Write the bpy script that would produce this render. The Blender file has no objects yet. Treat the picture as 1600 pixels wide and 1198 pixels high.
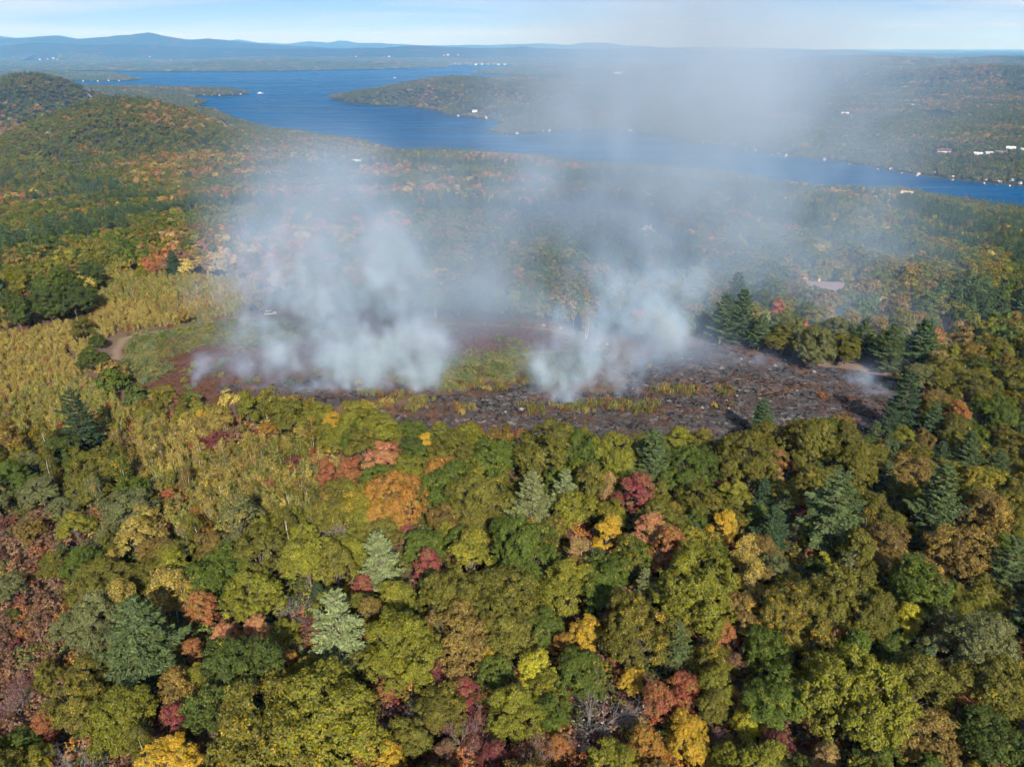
import bpy, math, random, time
T0 = time.time()
import numpy as np
from mathutils import Vector

# ------------------------------------------------------------------ camera, world, sun
SC = bpy.context.scene
COL = SC.collection
H = 250.0                                   # camera height above the lake, metres
FPX, CX, CY = 1130.0, 800.0, 599.0          # focal length and centre, in photo pixels
PITCH = math.atan((CY - 72.0) / FPX)
cam_data = bpy.data.cameras.new('camera')
cam = bpy.data.objects.new('camera', cam_data)
COL.objects.link(cam)
cam.location = (0, 0, H)
cam.rotation_euler = (math.pi / 2 - PITCH, 0, 0)
cam_data.sensor_fit = 'HORIZONTAL'
cam_data.sensor_width = 36.0
cam_data.lens = 36.0 * FPX / 1600.0
cam_data.clip_start = 1.0
cam_data.clip_end = 120000.0
SC.camera = cam

SUN_EL, SUN_AZ = math.radians(35.0), math.radians(167.0)   # azimuth clockwise from +Y: sun behind the camera
sun_dir = Vector((math.sin(SUN_AZ) * math.cos(SUN_EL), math.cos(SUN_AZ) * math.cos(SUN_EL), math.sin(SUN_EL)))
world = bpy.data.worlds.new('World')
SC.world = world
world.use_nodes = True
wn, wl = world.node_tree.nodes, world.node_tree.links
wn.clear()
w_out = wn.new('ShaderNodeOutputWorld')
w_bg = wn.new('ShaderNodeBackground')
sky = wn.new('ShaderNodeTexSky')
sky.sky_type = 'NISHITA'
sky.sun_disc = False
sky.sun_elevation = SUN_EL
sky.sun_rotation = SUN_AZ
sky.altitude = 400
sky.air_density = 0.75
sky.dust_density = 0.0
sky.ozone_density = 4.0
w_bg.inputs['Strength'].default_value = 0.052
# thin streaks of high cirrus over the whole sky
tc = wn.new('ShaderNodeTexCoord')
sep = wn.new('ShaderNodeSeparateXYZ')
wl.new(tc.outputs['Generated'], sep.inputs[0])
zmax = wn.new('ShaderNodeMath'); zmax.operation = 'MAXIMUM'; zmax.inputs[1].default_value = 0.0
wl.new(sep.outputs['Z'], zmax.inputs[0])
zadd = wn.new('ShaderNodeMath'); zadd.operation = 'ADD'; zadd.inputs[1].default_value = 0.06
wl.new(zmax.outputs[0], zadd.inputs[0])
dx = wn.new('ShaderNodeMath'); dx.operation = 'DIVIDE'
dy = wn.new('ShaderNodeMath'); dy.operation = 'DIVIDE'
wl.new(sep.outputs['X'], dx.inputs[0]); wl.new(zadd.outputs[0], dx.inputs[1])
wl.new(sep.outputs['Y'], dy.inputs[0]); wl.new(zadd.outputs[0], dy.inputs[1])
cmb = wn.new('ShaderNodeCombineXYZ')
wl.new(dx.outputs[0], cmb.inputs['X']); wl.new(dy.outputs[0], cmb.inputs['Y'])
cn = wn.new('ShaderNodeTexNoise')
cn.inputs['Scale'].default_value = 0.33
cn.inputs['Detail'].default_value = 6
cn.inputs['Roughness'].default_value = 0.6
cn.inputs['Distortion'].default_value = 0.8
cmap = wn.new('ShaderNodeMapping')
cmap.inputs['Scale'].default_value = (0.75, 1.0, 1)
cmap.inputs['Location'].default_value = (9.7, 0.7, 0)
wl.new(cmb.outputs[0], cmap.inputs[0]); wl.new(cmap.outputs[0], cn.inputs['Vector'])
cr = wn.new('ShaderNodeMapRange')
cr.inputs['From Min'].default_value = 0.40
cr.inputs['From Max'].default_value = 0.68
cr.inputs['To Max'].default_value = 0.85
wl.new(cn.outputs['Fac'], cr.inputs['Value'])
cmix = wn.new('ShaderNodeMix'); cmix.data_type = 'RGBA'
cmix.inputs['B'].default_value = (8.7, 9.7, 11.5, 1)
wl.new(cr.outputs['Result'], cmix.inputs['Factor'])
tint = wn.new('ShaderNodeMix'); tint.data_type = 'RGBA'; tint.blend_type = 'MULTIPLY'
tint.inputs['Factor'].default_value = 1.0
tint.inputs['B'].default_value = (0.68, 0.79, 1.16, 1)          # the camera's cool white balance
wl.new(sky.outputs['Color'], tint.inputs['A'])
wl.new(tint.outputs['Result'], cmix.inputs['A'])
wl.new(cmix.outputs['Result'], w_bg.inputs['Color'])
wl.new(w_bg.outputs[0], w_out.inputs['Surface'])

sun_data = bpy.data.lights.new('sun', 'SUN')
sun_data.energy = 5.0
sun_data.angle = math.radians(0.53)
sun_data.color = (1.0, 0.96, 0.90)
sun = bpy.data.objects.new('sun', sun_data)
COL.objects.link(sun)
sun.rotation_euler = sun_dir.to_track_quat('Z', 'Y').to_euler()
sun.location = (0, -100, 600)

SC.view_settings.view_transform = 'Standard'
SC.view_settings.look = 'None'
SC.view_settings.exposure = 0.78
SC.view_settings.gamma = 1.0
SC.view_settings.use_curve_mapping = False
SC.cycles.max_bounces = 5
SC.cycles.diffuse_bounces = 2
SC.cycles.transmission_bounces = 3
SC.cycles.glossy_bounces = 2
SC.cycles.volume_bounces = 1
SC.cycles.transparent_max_bounces = 48
SC.cycles.volume_step_rate = 2.5
SC.cycles.use_adaptive_sampling = True
SC.cycles.adaptive_threshold = 0.04
SC.cycles.adaptive_min_samples = 16
SC.cycles.caustics_reflective = False
SC.cycles.caustics_refractive = False

# ------------------------------------------------------------------ small maths
RNG = np.random.default_rng(7)
R = random.Random(7)
SP, CP = math.sin(PITCH), math.cos(PITCH)

def ray(u, v):
    u = np.asarray(u, float); v = np.asarray(v, float)
    x = (u - CX); yy = (CY - v)
    d = np.stack([x, FPX * CP + yy * SP, -FPX * SP + yy * CP], -1)
    return d / np.linalg.norm(d, axis=-1, keepdims=True)

def on_plane(u, v, z=0.0):
    """where the line of sight of a photo pixel meets the level z"""
    d = ray(u, v)
    t = (z - H) / d[..., 2]
    return d[..., :2] * t[..., None]

def to_pixel(x, y, z):
    dz = np.asarray(z, float) - H
    depth = y * CP - dz * SP
    up = y * SP + dz * CP
    return CX + FPX * x / depth, CY - FPX * up / depth, depth

def px_poly(pts, z=0.0):
    p = np.array(pts, float)
    return on_plane(p[:, 0], p[:, 1], z)

def inside(poly, x, y):
    r = np.zeros(np.shape(x), bool)
    n = len(poly)
    for i in range(n):
        x0, y0 = poly[i]; x1, y1 = poly[(i + 1) % n]
        c = ((y0 > y) != (y1 > y))
        with np.errstate(divide='ignore', invalid='ignore'):
            xi = (x1 - x0) * (y - y0) / (y1 - y0 + 1e-12) + x0
        r ^= c & (x < xi)
    return r

def seg_dist(poly, x, y, closed=True):
    d = np.full(np.shape(x), 1e12)
    n = len(poly)
    for i in range(n if closed else n - 1):
        ax, ay = poly[i]; bx, by = poly[(i + 1) % n]
        vx, vy = bx - ax, by - ay
        L = vx * vx + vy * vy + 1e-9
        t = np.clip(((x - ax) * vx + (y - ay) * vy) / L, 0, 1)
        d = np.minimum(d, (x - ax - t * vx) ** 2 + (y - ay - t * vy) ** 2)
    return np.sqrt(d)

def soft_in(poly, x, y, soft):
    """1 inside a polygon, fading over soft metres each way"""
    d = seg_dist(poly, x, y)
    s = np.where(inside(poly, x, y), d, -d)
    return np.clip(s / (2 * soft) + 0.5, 0, 1)

def sstep(a, b, t):
    k = np.clip((np.asarray(t, float) - a) / (b - a), 0, 1)
    return k * k * (3 - 2 * k)

def _hash(*c):
    h = np.zeros(np.shape(c[0]), np.uint32)
    for k, m in zip(c, (374761393, 668265263, 2147483647 ^ 0x5bd1e995, 1274126177)):
        h = (h ^ (k.astype(np.int64) & 0xffffffff).astype(np.uint32) * np.uint32(m & 0xffffffff))
        h = (h ^ (h >> np.uint32(13))) * np.uint32(1274126177)
    return ((h ^ (h >> np.uint32(16))) & np.uint32(0xffffff)).astype(np.float64) / 0xffffff

def vnoise2(x, y, seed=0):
    xi, yi = np.floor(x), np.floor(y)
    fx, fy = x - xi, y - yi
    fx = fx * fx * fx * (fx * (fx * 6 - 15) + 10); fy = fy * fy * fy * (fy * (fy * 6 - 15) + 10)
    s = np.full(np.shape(x), seed, float)
    a = _hash(xi, yi, s); b = _hash(xi + 1, yi, s); c = _hash(xi, yi + 1, s); d = _hash(xi + 1, yi + 1, s)
    return (a + (b - a) * fx) * (1 - fy) + (c + (d - c) * fx) * fy

def fbm2(x, y, seed=0, octv=4, gain=0.5):
    t, a, n = 0, 1.0, 0
    for o in range(octv):
        t = t + a * vnoise2(x * 2 ** o + 17.3 * o, y * 2 ** o - 9.1 * o, seed + o); n += a; a *= gain
    return t / n

# ------------------------------------------------------------------ shape of the land
WATER_PX = [(-260, 114), (60, 113.5), (115, 111.5), (215, 112.6), (300, 113), (390, 112.5), (470, 111.5), (560, 110), (640, 107.8),
            (700, 106.5), (703, 103.2), (760, 102.6), (800, 102.6), (803, 105.5), (772, 108.5), (770, 110.5), (740, 112), (738, 116.5), (790, 117),
            (872, 121), (862, 135), (800, 132), (720, 130), (650, 133), (600, 139), (560, 148), (513, 153), (540, 162), (600, 167), (650, 169),
            (680, 175), (700, 181), (740, 185), (772, 188), (790, 196), (765, 207), (792, 212), (850, 208), (900, 205), (960, 205), (1000, 208),
            (1080, 222), (1150, 234), (1230, 245), (1300, 252), (1360, 262), (1430, 274), (1500, 282), (1560, 288), (1620, 294), (1760, 312), (1900, 330),
            (1900, 378), (1720, 346), (1600, 328), (1540, 320), (1500, 314), (1470, 311), (1440, 304), (1400, 297), (1370, 299), (1340, 297), (1290, 296), (1240, 290), (1210, 286), (1190, 281),
            (1130, 272), (1090, 270), (1050, 266), (980, 262), (900, 256), (840, 246), (780, 250), (720, 250), (680, 247), (640, 244), (600, 233), (560, 221),
            (500, 214), (470, 207), (440, 206), (405, 199), (370, 188), (340, 176), (305, 169), (323, 160), (300, 156), (310, 150.5), (350, 150.5),
            (392, 147), (360, 141), (300, 139.5), (200, 138.5), (100, 135), (-100, 131), (-260, 127)]
ISLAND_PX = [(-60, 121), (20, 115), (70, 113.6), (120, 116), (170, 115), (222, 124), (214, 127), (150, 128), (95, 127.5), (0, 126.5), (-60, 125)]
WATER = px_poly(WATER_PX)
ISLAND = px_poly(ISLAND_PX)
POND_A = px_poly([(15, 99.2), (60, 99.6), (92, 98.2), (88, 96.8), (50, 97.6)])
POND_B = px_poly([(-40, 107), (20, 107.2), (56, 107.4), (40, 105.2), (-40, 104.8)])
ISLET = [px_poly([(457, 126.2), (463, 124.6), (470, 124.6), (477, 126.2)]), px_poly([(374, 113.6), (380, 112), (384, 113.6)])]

# hills: pixel of the top, distance from the camera, height of the top above the lake, half-widths across and along
def at_depth(u, v, yw):
    d = ray(u, v); t = yw / d[..., 1]
    return d[..., 0] * t, yw, H + d[..., 2] * t
HILLS = []
def hill(u, v, yw, wx, wy, trees=14.0, power=2.0):
    x, y, z = at_depth(u, v, yw)
    HILLS.append((float(x), float(y), float(z) - trees, wx, wy, power))
hill(180, 147, 1480, 235, 300)
hill(40, 111, 2350, 200, 330)
hill(-150, 118, 2350, 260, 400)
hill(712, 119, 3900, 420, 700)
hill(168, 114, 7200, 420, 700)
hill(1350, 86, 6300, 1100, 800)
hill(1180, 95, 6000, 1000, 800)
hill(1545, 101, 4300, 700, 600)
hill(1600, 87, 7500, 1200, 800)
hill(940, 108, 5600, 900, 700)
# far ridges, as skylines: (distance, half depth, [(u, v)...])
RIDGES = [
    (17500, 2600, [(-300, 66), (0, 60), (50, 58), (95, 55.5), (125, 60), (165, 58), (200, 54), (238, 50.5), (275, 59), (300, 61.5), (330, 59.5), (380, 66), (430, 70), (480, 72.5), (560, 77), (700, 82), (900, 90)]),
    (15000, 2200, [(-300, 74), (0, 72), (60, 66), (130, 70), (200, 69), (300, 74), (420, 76), (520, 76), (600, 74), (650, 70.5), (690, 73.5), (760, 75), (805, 74), (820, 71.8), (838, 75), (900, 77), (985, 76), (1010, 73), (1035, 76), (1100, 77), (1200, 79), (1340, 78), (1365, 81), (1420, 84), (1500, 85), (1560, 87), (1700, 88), (1900, 90)]),
    (27000, 3000, [(-300, 62), (0, 55), (12, 57), (60, 66), (330, 68), (372, 61), (400, 66), (450, 68), (485, 63.5), (510, 66), (535, 62.5), (560, 66), (600, 67), (660, 71), (745, 70), (800, 69), (850, 67.5), (890, 70.5), (915, 66.5), (945, 66), (975, 71), (1050, 74.5), (1110, 72.5), (1160, 75), (1240, 76), (1360, 81), (1400, 81), (1440, 79), (1475, 82), (1520, 81), (1580, 84), (1700, 83), (1900, 84)]),
]
RIDGES = [(d, w, np.array(p, float)) for d, w, p in RIDGES]

def water_signed(x, y):
    """distance to the shore: positive on land, negative over water"""
    w = inside(WATER, x, y) & ~inside(ISLAND, x, y)
    d = np.minimum(seg_dist(WATER, x, y), seg_dist(ISLAND, x, y))
    for p in (POND_A, POND_B):
        w |= inside(p, x, y); d = np.minimum(d, seg_dist(p, x, y))
    for p in ISLET:
        w &= ~inside(p, x, y); d = np.minimum(d, seg_dist(p, x, y))
    return np.where(w, -d, d)

def land(x, y):
    """height of the ground above the lake, and the signed distance to the shore"""
    x = np.asarray(x, float); y = np.asarray(y, float)
    s = water_signed(x, y)
    sp = np.maximum(s, 0)
    dist = np.hypot(x, y)
    near = 1 - sstep(2300, 3300, dist)                 # the plateau the field lies on
    k = sp / 1050.0
    cap = 150.0 - 62.0 * sstep(360, 1000, dist) - 50.0 * sstep(1150, 1700, dist) * sstep(-150, -400, x)
    plateau = np.minimum(150.0 * np.minimum(1, k) ** 1.25, cap)
    plateau = plateau * 0.85 + 0.15 * cap * np.minimum(1, k * 1.6)
    low = 16.0 * (1 - np.exp(-sp / 160.0)) + np.minimum(sp, 4500) * 0.011
    z = low * (1 - near) + np.where(y < 2600, plateau, low) * near
    # right shore beyond the bay stays low near the water
    bay = inside(BAY_FAR, x, y)
    z = np.where(bay, low, z)
    und = (fbm2(x / 900, y / 900, 3, 4) - 0.5) * 46 + (fbm2(x / 240, y / 240, 9, 3) - 0.5) * 16
    fade = sstep(40, 500, sp) * (1 - 0.6 * (x < -200) * sstep(900, 1300, dist) * (1 - sstep(2600, 3200, dist))) * (0.22 + 0.78 * sstep(420, 900, dist)) * sstep(120, 420, dist + 60)
    far_r = sstep(7000, 12000, dist)
    z = z + und * fade * (1 + 0.9 * sstep(3200, 6500, dist) * sstep(400, 1500, sp) + 0.3 * far_r)
    for hx, hy, hz, wx, wy, pw in HILLS:
        q = ((x - hx) / wx) ** 2 + ((y - hy) / wy) ** 2
        g = np.exp(-q * 1.1)
        z = z + (hz - z) * np.clip(g, 0, 1) * sstep(0, 130, sp) * (hz > z)
    for d, w, p in RIDGES:
        u = CX + FPX * x / (np.maximum(y, 10) * CP + (H - 200) * SP)
        vv = np.interp(u, p[:, 0], p[:, 1])
        zz = at_depth(u, vv, d)[2]
        wob = (fbm2(x / 1500, np.full_like(x, d / 1000.0), 21, 3) - 0.5) * 1500
        t = np.abs(y - d - wob) / w
        prof = np.clip(1 - t, 0, 1) ** 1.3
        rough = 1 + (fbm2(x / 1100, y / 1100, 31, 4) - 0.5) * 1.1 * np.clip(t * 2.2, 0, 1)
        z = np.maximum(z, zz * prof * rough)
    z = np.where(s < 0, np.maximum(-6, s * 0.06 - 0.3), z * sstep(0, 14, sp) + 0.5)
    return z, s
_b = px_poly([(1760, 322), (1620, 308), (1560, 302), (1500, 296), (1430, 287), (1360, 276), (1300, 268), (1230, 261), (1150, 249), (1080, 236), (1000, 222), (930, 218), (850, 219), (780, 219), (755, 208), (745, 195), (650, 175), (540, 168), (490, 154)])
BAY_FAR = np.vstack([_b, [[-600, 5600], [14000, 9000], [14000, 1200]]])

# ------------------------------------------------------------------ materials
def new_mat(name):
    m = bpy.data.materials.new(name)
    m.use_nodes = True
    m.node_tree.nodes.clear()
    return m, m.node_tree.nodes, m.node_tree.links

class NT:
    """a short way to write shader nodes"""
    def __init__(self, name):
        self.m, self.n, self.l = new_mat(name)
        self.out = self.n.new('ShaderNodeOutputMaterial')
    def node(self, t, **kw):
        o = self.n.new('ShaderNode' + t)
        for k, v in kw.items():
            setattr(o, k, v)
        return o
    def put(self, v, sock):
        if v is None:
            return
        if isinstance(v, bpy.types.NodeSocket):
            self.l.new(v, sock)
        elif isinstance(v, (tuple, list)) and len(v) == 3 and sock.type == 'RGBA':
            sock.default_value = (*v, 1)
        else:
            sock.default_value = v
    def math(self, op, a, b=None, c=None, clamp=False):
        o = self.node('Math', operation=op, use_clamp=clamp)
        for i, v in enumerate((a, b, c)):
            self.put(v, o.inputs[i])
        return o.outputs[0]
    def mix(self, f, a, b, blend='MIX'):
        o = self.node('Mix', data_type='RGBA', blend_type=blend)
        self.put(f, o.inputs['Factor']); self.put(a, o.inputs['A']); self.put(b, o.inputs['B'])
        return o.outputs['Result']
    def noise(self, scale, detail=3, rough=0.55, vec=None, dist=0.0):
        o = self.node('TexNoise')
        o.inputs['Scale'].default_value = scale; o.inputs['Detail'].default_value = detail
        o.inputs['Roughness'].default_value = rough; o.inputs['Distortion'].default_value = dist
        if vec is not None:
            self.l.new(vec, o.inputs['Vector'])
        return o.outputs['Fac']
    def rng(self, v, a, b, c=0.0, d=1.0, smooth=False):
        o = self.node('MapRange')
        if smooth:
            o.interpolation_type = 'SMOOTHSTEP'
        self.put(v, o.inputs['Value'])
        for k, q in zip(('From Min', 'From Max', 'To Min', 'To Max'), (a, b, c, d)):
            self.put(q, o.inputs[k])
        return o.outputs['Result']
    def attr(self, name, kind='GEOMETRY', out='Fac'):
        o = self.node('Attribute', attribute_name=name, attribute_type=kind)
        return o.outputs[out]
    def bump(self, h, strength=0.4, dist=0.3):
        o = self.node('Bump')
        o.inputs['Strength'].default_value = strength; o.inputs['Distance'].default_value = dist
        self.put(h, o.inputs['Height'])
        return o.outputs['Normal']
    def principled(self, col, rough=0.8, spec=0.2, normal=None, metal=0.0):
        o = self.node('BsdfPrincipled')
        self.put(col, o.inputs['Base Color']); self.put(rough, o.inputs['Roughness'])
        self.put(spec, o.inputs['Specular IOR Level']); self.put(metal, o.inputs['Metallic'])
        if normal is not None:
            self.put(normal, o.inputs['Normal'])
        self.l.new(o.outputs[0], self.out.inputs['Surface'])
        return o
    def pos(self):
        return self.node('NewGeometry').outputs['Position']
    def obj(self):
        return self.node('TexCoord').outputs['Object']

def plain(name, col, rough=0.7, spec=0.2, vary=0.15, scale=3.0):
    t = NT(name)
    f = t.noise(scale, 4, 0.6, t.obj())
    dark = tuple(c * (1 - vary) for c in col); lite = tuple(min(1, c * (1 + vary)) for c in col)
    t.principled(t.mix(f, dark, lite), rough, spec)
    return t.m

def leaf_material(name, single, translucent=0.33, second=(0.30, 0.165, 0.025)):
    """leaves: tint comes with each tree, turned colour on some of its clumps"""
    t = NT(name)
    if single:
        oi = t.node('ObjectInfo')
        tint, turn = oi.outputs['Color'], oi.outputs['Alpha']
    else:
        tint = t.attr('tint', 'INSTANCER', 'Color'); turn = t.attr('turn', 'INSTANCER', 'Fac')
    lr = t.attr('leafrnd', 'GEOMETRY', 'Color')
    s = t.node('SeparateColor'); t.l.new(lr, s.inputs[0])
    leaf, clump = s.outputs[0], s.outputs[1]
    mixv = t.math('ADD', t.math('MULTIPLY', leaf, 0.45), t.math('MULTIPLY', clump, 0.55))
    thr = t.math('SUBTRACT', 1.0, turn)
    f = t.rng(mixv, t.math('SUBTRACT', thr, 0.12), t.math('ADD', thr, 0.12))
    f = t.math('MULTIPLY', f, t.math('GREATER_THAN', turn, 0.01))
    rgb = t.node('SeparateColor'); t.l.new(tint, rgb.inputs[0])
    bright = t.math('GREATER_THAN', rgb.outputs[0], t.math('MULTIPLY', rgb.outputs[1], 1.45))   # a turned tree keeps some green leaves
    col = t.mix(f, tint, t.mix(bright, second, (0.15, 0.13, 0.03)))
    hsv = t.node('HueSaturation')
    t.l.new(col, hsv.inputs['Color'])
    t.l.new(t.math('ADD', t.rng(clump, 0, 1, -0.012, 0.012), t.rng(t.math('FRACT', t.math('MULTIPLY', leaf, 7.31)), 0, 1, 0.482, 0.516)), hsv.inputs['Hue'])
    t.l.new(t.rng(t.math('FRACT', t.math('MULTIPLY', leaf, 13.7)), 0, 1, 0.84, 1.16), hsv.inputs['Saturation'])
    val = t.math('MULTIPLY', t.rng(leaf, 0, 1, 0.66, 1.6), t.rng(clump, 0, 1, 0.82, 1.22))
    t.l.new(val, hsv.inputs['Value'])
    d = t.node('BsdfDiffuse'); t.l.new(hsv.outputs[0], d.inputs['Color'])
    tr = t.node('BsdfTranslucent')
    t.l.new(t.mix(0.5, hsv.outputs[0], (0.9, 0.8, 0.2), 'MULTIPLY'), tr.inputs['Color'])
    m = t.node('MixShader'); m.inputs[0].default_value = translucent
    t.l.new(d.outputs[0], m.inputs[1]); t.l.new(tr.outputs[0], m.inputs[2])
    t.l.new(m.outputs[0], t.out.inputs['Surface'])
    return t.m

MAT = {}
MAT['leaf_one'] = leaf_material('leaf_of_single_trees', True)
MAT['leaf_many'] = leaf_material('leaf_of_the_woods', False)
MAT['needle_one'] = leaf_material('needles_of_single_trees', True, 0.12, (0.16, 0.10, 0.03))
MAT['needle_many'] = leaf_material('needles_of_the_woods', False, 0.12, (0.16, 0.10, 0.03))
MAT['bark'] = plain('grey_brown_bark', (0.16, 0.125, 0.10), 0.9, 0.1, 0.4, 2.5)
MAT['pale_bark'] = plain('pale_birch_bark', (0.55, 0.50, 0.43), 0.8, 0.2, 0.35, 1.5)
MAT['grey_wood'] = plain('weathered_grey_wood', (0.21, 0.185, 0.17), 0.85, 0.1, 0.3, 3)
MAT['char'] = plain('charred_wood', (0.018, 0.016, 0.016), 0.9, 0.1, 0.4, 4)
MAT['rock'] = plain('pale_granite', (0.21, 0.195, 0.18), 0.9, 0.15, 0.5, 1.2)

def terrain_material():
    t = NT('forest_floor')
    p = t.pos()
    s = t.node('SeparateXYZ'); t.l.new(p, s.inputs[0])
    n1 = t.noise(0.045, 4, 0.6, p); n2 = t.noise(0.9, 4, 0.65, p); n3 = t.noise(0.004, 4, 0.55, p)
    soil = t.mix(n2, (0.05, 0.032, 0.022), (0.15, 0.085, 0.055))
    soil = t.mix(t.rng(n1, 0.45, 0.65), soil, t.mix(n2, (0.035, 0.04, 0.014), (0.10, 0.09, 0.03)))
    # far off, where single trees cannot be told apart, the sheet carries the woods' colour, darkened for canopy self-shadow
    woods = t.mix(t.rng(t.noise(0.02, 3, 0.7, p), 0.35, 0.65), (0.020, 0.030, 0.011), (0.042, 0.046, 0.015))
    woods = t.mix(t.rng(n3, 0.52, 0.68), woods, (0.075, 0.046, 0.024))
    far = t.attr('far')
    col = t.mix(far, soil, woods)
    t.principled(col, 0.95, 0.05, t.bump(t.noise(0.05, 4, 0.7, p), 0.5, 4.0))
    return t.m
MAT['terrain'] = terrain_material()

def water_material():
    t = NT('lake_water')
    p = t.pos()
    mp = t.node('Mapping'); mp.inputs['Scale'].default_value = (1.0, 1.6, 1); t.l.new(p, mp.inputs['Vector'])
    w = t.noise(0.16, 4, 0.6, mp.outputs[0])
    mp2 = t.node('Mapping'); mp2.inputs['Scale'].default_value = (0.5, 3.0, 1); mp2.inputs['Rotation'].default_value = (0, 0, 0.12)
    t.l.new(p, mp2.inputs['Vector'])
    streak = t.noise(0.0022, 4, 0.6, mp2.outputs[0], 0.6)
    col = t.mix(t.rng(streak, 0.35, 0.7), (0.0004, 0.030, 0.086), (0.0015, 0.066, 0.170))  # the sky's reflected blue is put into the base colour, specular being almost off
    rough = t.rng(streak, 0.3, 0.7, 0.16, 0.34)
    o = t.principled(col, rough, 0.002, t.bump(w, 0.75, 0.5))
    o.inputs['IOR'].default_value = 1.333
    return t.m
MAT['water'] = water_material()

# ------------------------------------------------------------------ mesh helpers
def mesh_np(name, verts, faces, mat=None, smooth=False, k=4):
    """faces: array (n, 3 or 4)"""
    me = bpy.data.meshes.new(name)
    verts = np.asarray(verts, np.float32); faces = np.asarray(faces, np.int32)
    nf, k = faces.shape
    me.vertices.add(len(verts)); me.vertices.foreach_set('co', verts.ravel())
    me.loops.add(nf * k); me.loops.foreach_set('vertex_index', faces.ravel())
    me.polygons.add(nf)
    me.polygons.foreach_set('loop_start', np.arange(nf, dtype=np.int32) * k)
    me.update(calc_edges=True)
    if smooth:
        me.polygons.foreach_set('use_smooth', np.ones(nf, bool))
    if mat is not None:
        me.materials.append(mat)
    return me

def grid_faces(nx, ny):
    i = np.arange((nx - 1) * (ny - 1)); r, c = i // (nx - 1), i % (nx - 1)
    a = r * nx + c
    return np.stack([a, a + 1, a + nx + 1, a + nx], -1)

def add_obj(name, data, parent=None, **props):
    o = bpy.data.objects.new(name, data)
    COL.objects.link(o)
    if parent is not None:
        o.parent = parent
    for k, v in props.items():
        o[k] = v
    return o

def point_attr(me, name, kind, arr):
    a = me.attributes.new(name, kind, 'POINT')
    a.data.foreach_set({'FLOAT': 'value', 'INT': 'value', 'FLOAT_COLOR': 'color', 'FLOAT_VECTOR': 'vector'}[kind], np.ascontiguousarray(arr).ravel())

# ------------------------------------------------------------------ the land, as one sheet to the horizon
FIELD_X, FIELD_Y = (-165.0, 185.0), (160.0, 345.0)
def build_terrain():
    az = np.radians(np.concatenate([np.linspace(-75, -42, 40, endpoint=False), np.linspace(-42, 42, 420), np.linspace(42, 75, 41)[1:]]))
    dd = np.concatenate([np.linspace(2, 400, 70, endpoint=False), np.geomspace(400, 2500, 150, endpoint=False),
                         np.geomspace(2500, 12000, 210, endpoint=False), np.geomspace(12000, 42000, 130)])
    A, D = np.meshgrid(az, dd)
    # rows are lines of equal forward distance in the middle, so that shores and ridges keep their edge
    x = np.tan(np.clip(A, -1.2, 1.2)) * D; y = D.copy() - 30
    z, s = land(x, y)
    dist = np.hypot(x, y)
    m = (sstep(FIELD_X[0] - 6, FIELD_X[0] + 8, x) * (1 - sstep(FIELD_X[1] - 8, FIELD_X[1] + 6, x)) *
         sstep(FIELD_Y[0] - 6, FIELD_Y[0] + 8, y) * (1 - sstep(FIELD_Y[1] - 8, FIELD_Y[1] + 6, y)))
    z = z - 1.5 * m
    v = np.stack([x, y, z], -1).reshape(-1, 3)
    me = mesh_np('terrain', v, grid_faces(len(az), len(dd)), MAT['terrain'], True)
    far = sstep(900, 2500, dist)
    point_attr(me, 'far', 'FLOAT', far.ravel().astype(np.float32))
    add_obj('terrain', me, kind='structure', label='wooded hills falling away to the lake')
build_terrain()

def build_water():
    n = 60
    a = np.linspace(-30000, 30000, n); b = np.linspace(400, 14000, n)
    X, Y = np.meshgrid(a, b)
    me = mesh_np('lake', np.stack([X, Y, 0 * X], -1).reshape(-1, 3), grid_faces(n, n), MAT['water'], True)
    add_obj('lake', me, kind='structure', label='deep blue lake with a long arm beyond the woods')
build_water()
print('T b', time.time() - T0)

# ------------------------------------------------------------------ trees: prototypes
def unit(v):
    return v / np.maximum(np.linalg.norm(v, axis=-1, keepdims=True), 1e-9)

def leaves_mesh(name, P, N, size, clump, rng, mat, aspect=0.62, fold=0.25, along=None):
    """one small folded rhombus per leaf spray; P centres, N facing directions"""
    n = len(P)
    N = unit(N)
    if along is None:
        t = unit(np.cross(N, rng.normal(size=(n, 3))))
    else:
        t = unit(along - N * np.sum(along * N, -1, keepdims=True))
    b = np.cross(N, t)
    L = (size * rng.uniform(0.7, 1.3, n))[:, None]
    W = L * aspect
    up = N * L * fold
    v = np.stack([P - t * L * 0.5 - up * 0.3, P + b * W * 0.5 + up * 0.3, P + t * L * 0.5 - up * 0.4, P - b * W * 0.5 + up * 0.3], 1).reshape(-1, 3)
    f = np.arange(n * 4).reshape(-1, 4)
    me = mesh_np(name, v, f, mat)
    c = np.ones((n, 4, 4), np.float32)
    c[:, :, 0] = rng.uniform(0, 1, n)[:, None]
    c[:, :, 1] = clump[:, None]
    point_attr(me, 'leafrnd', 'FLOAT_COLOR', c.reshape(-1, 4))
    return me

def sphere_dirs(n, rng):
    return unit(rng.normal(size=(n, 3)))

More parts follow.
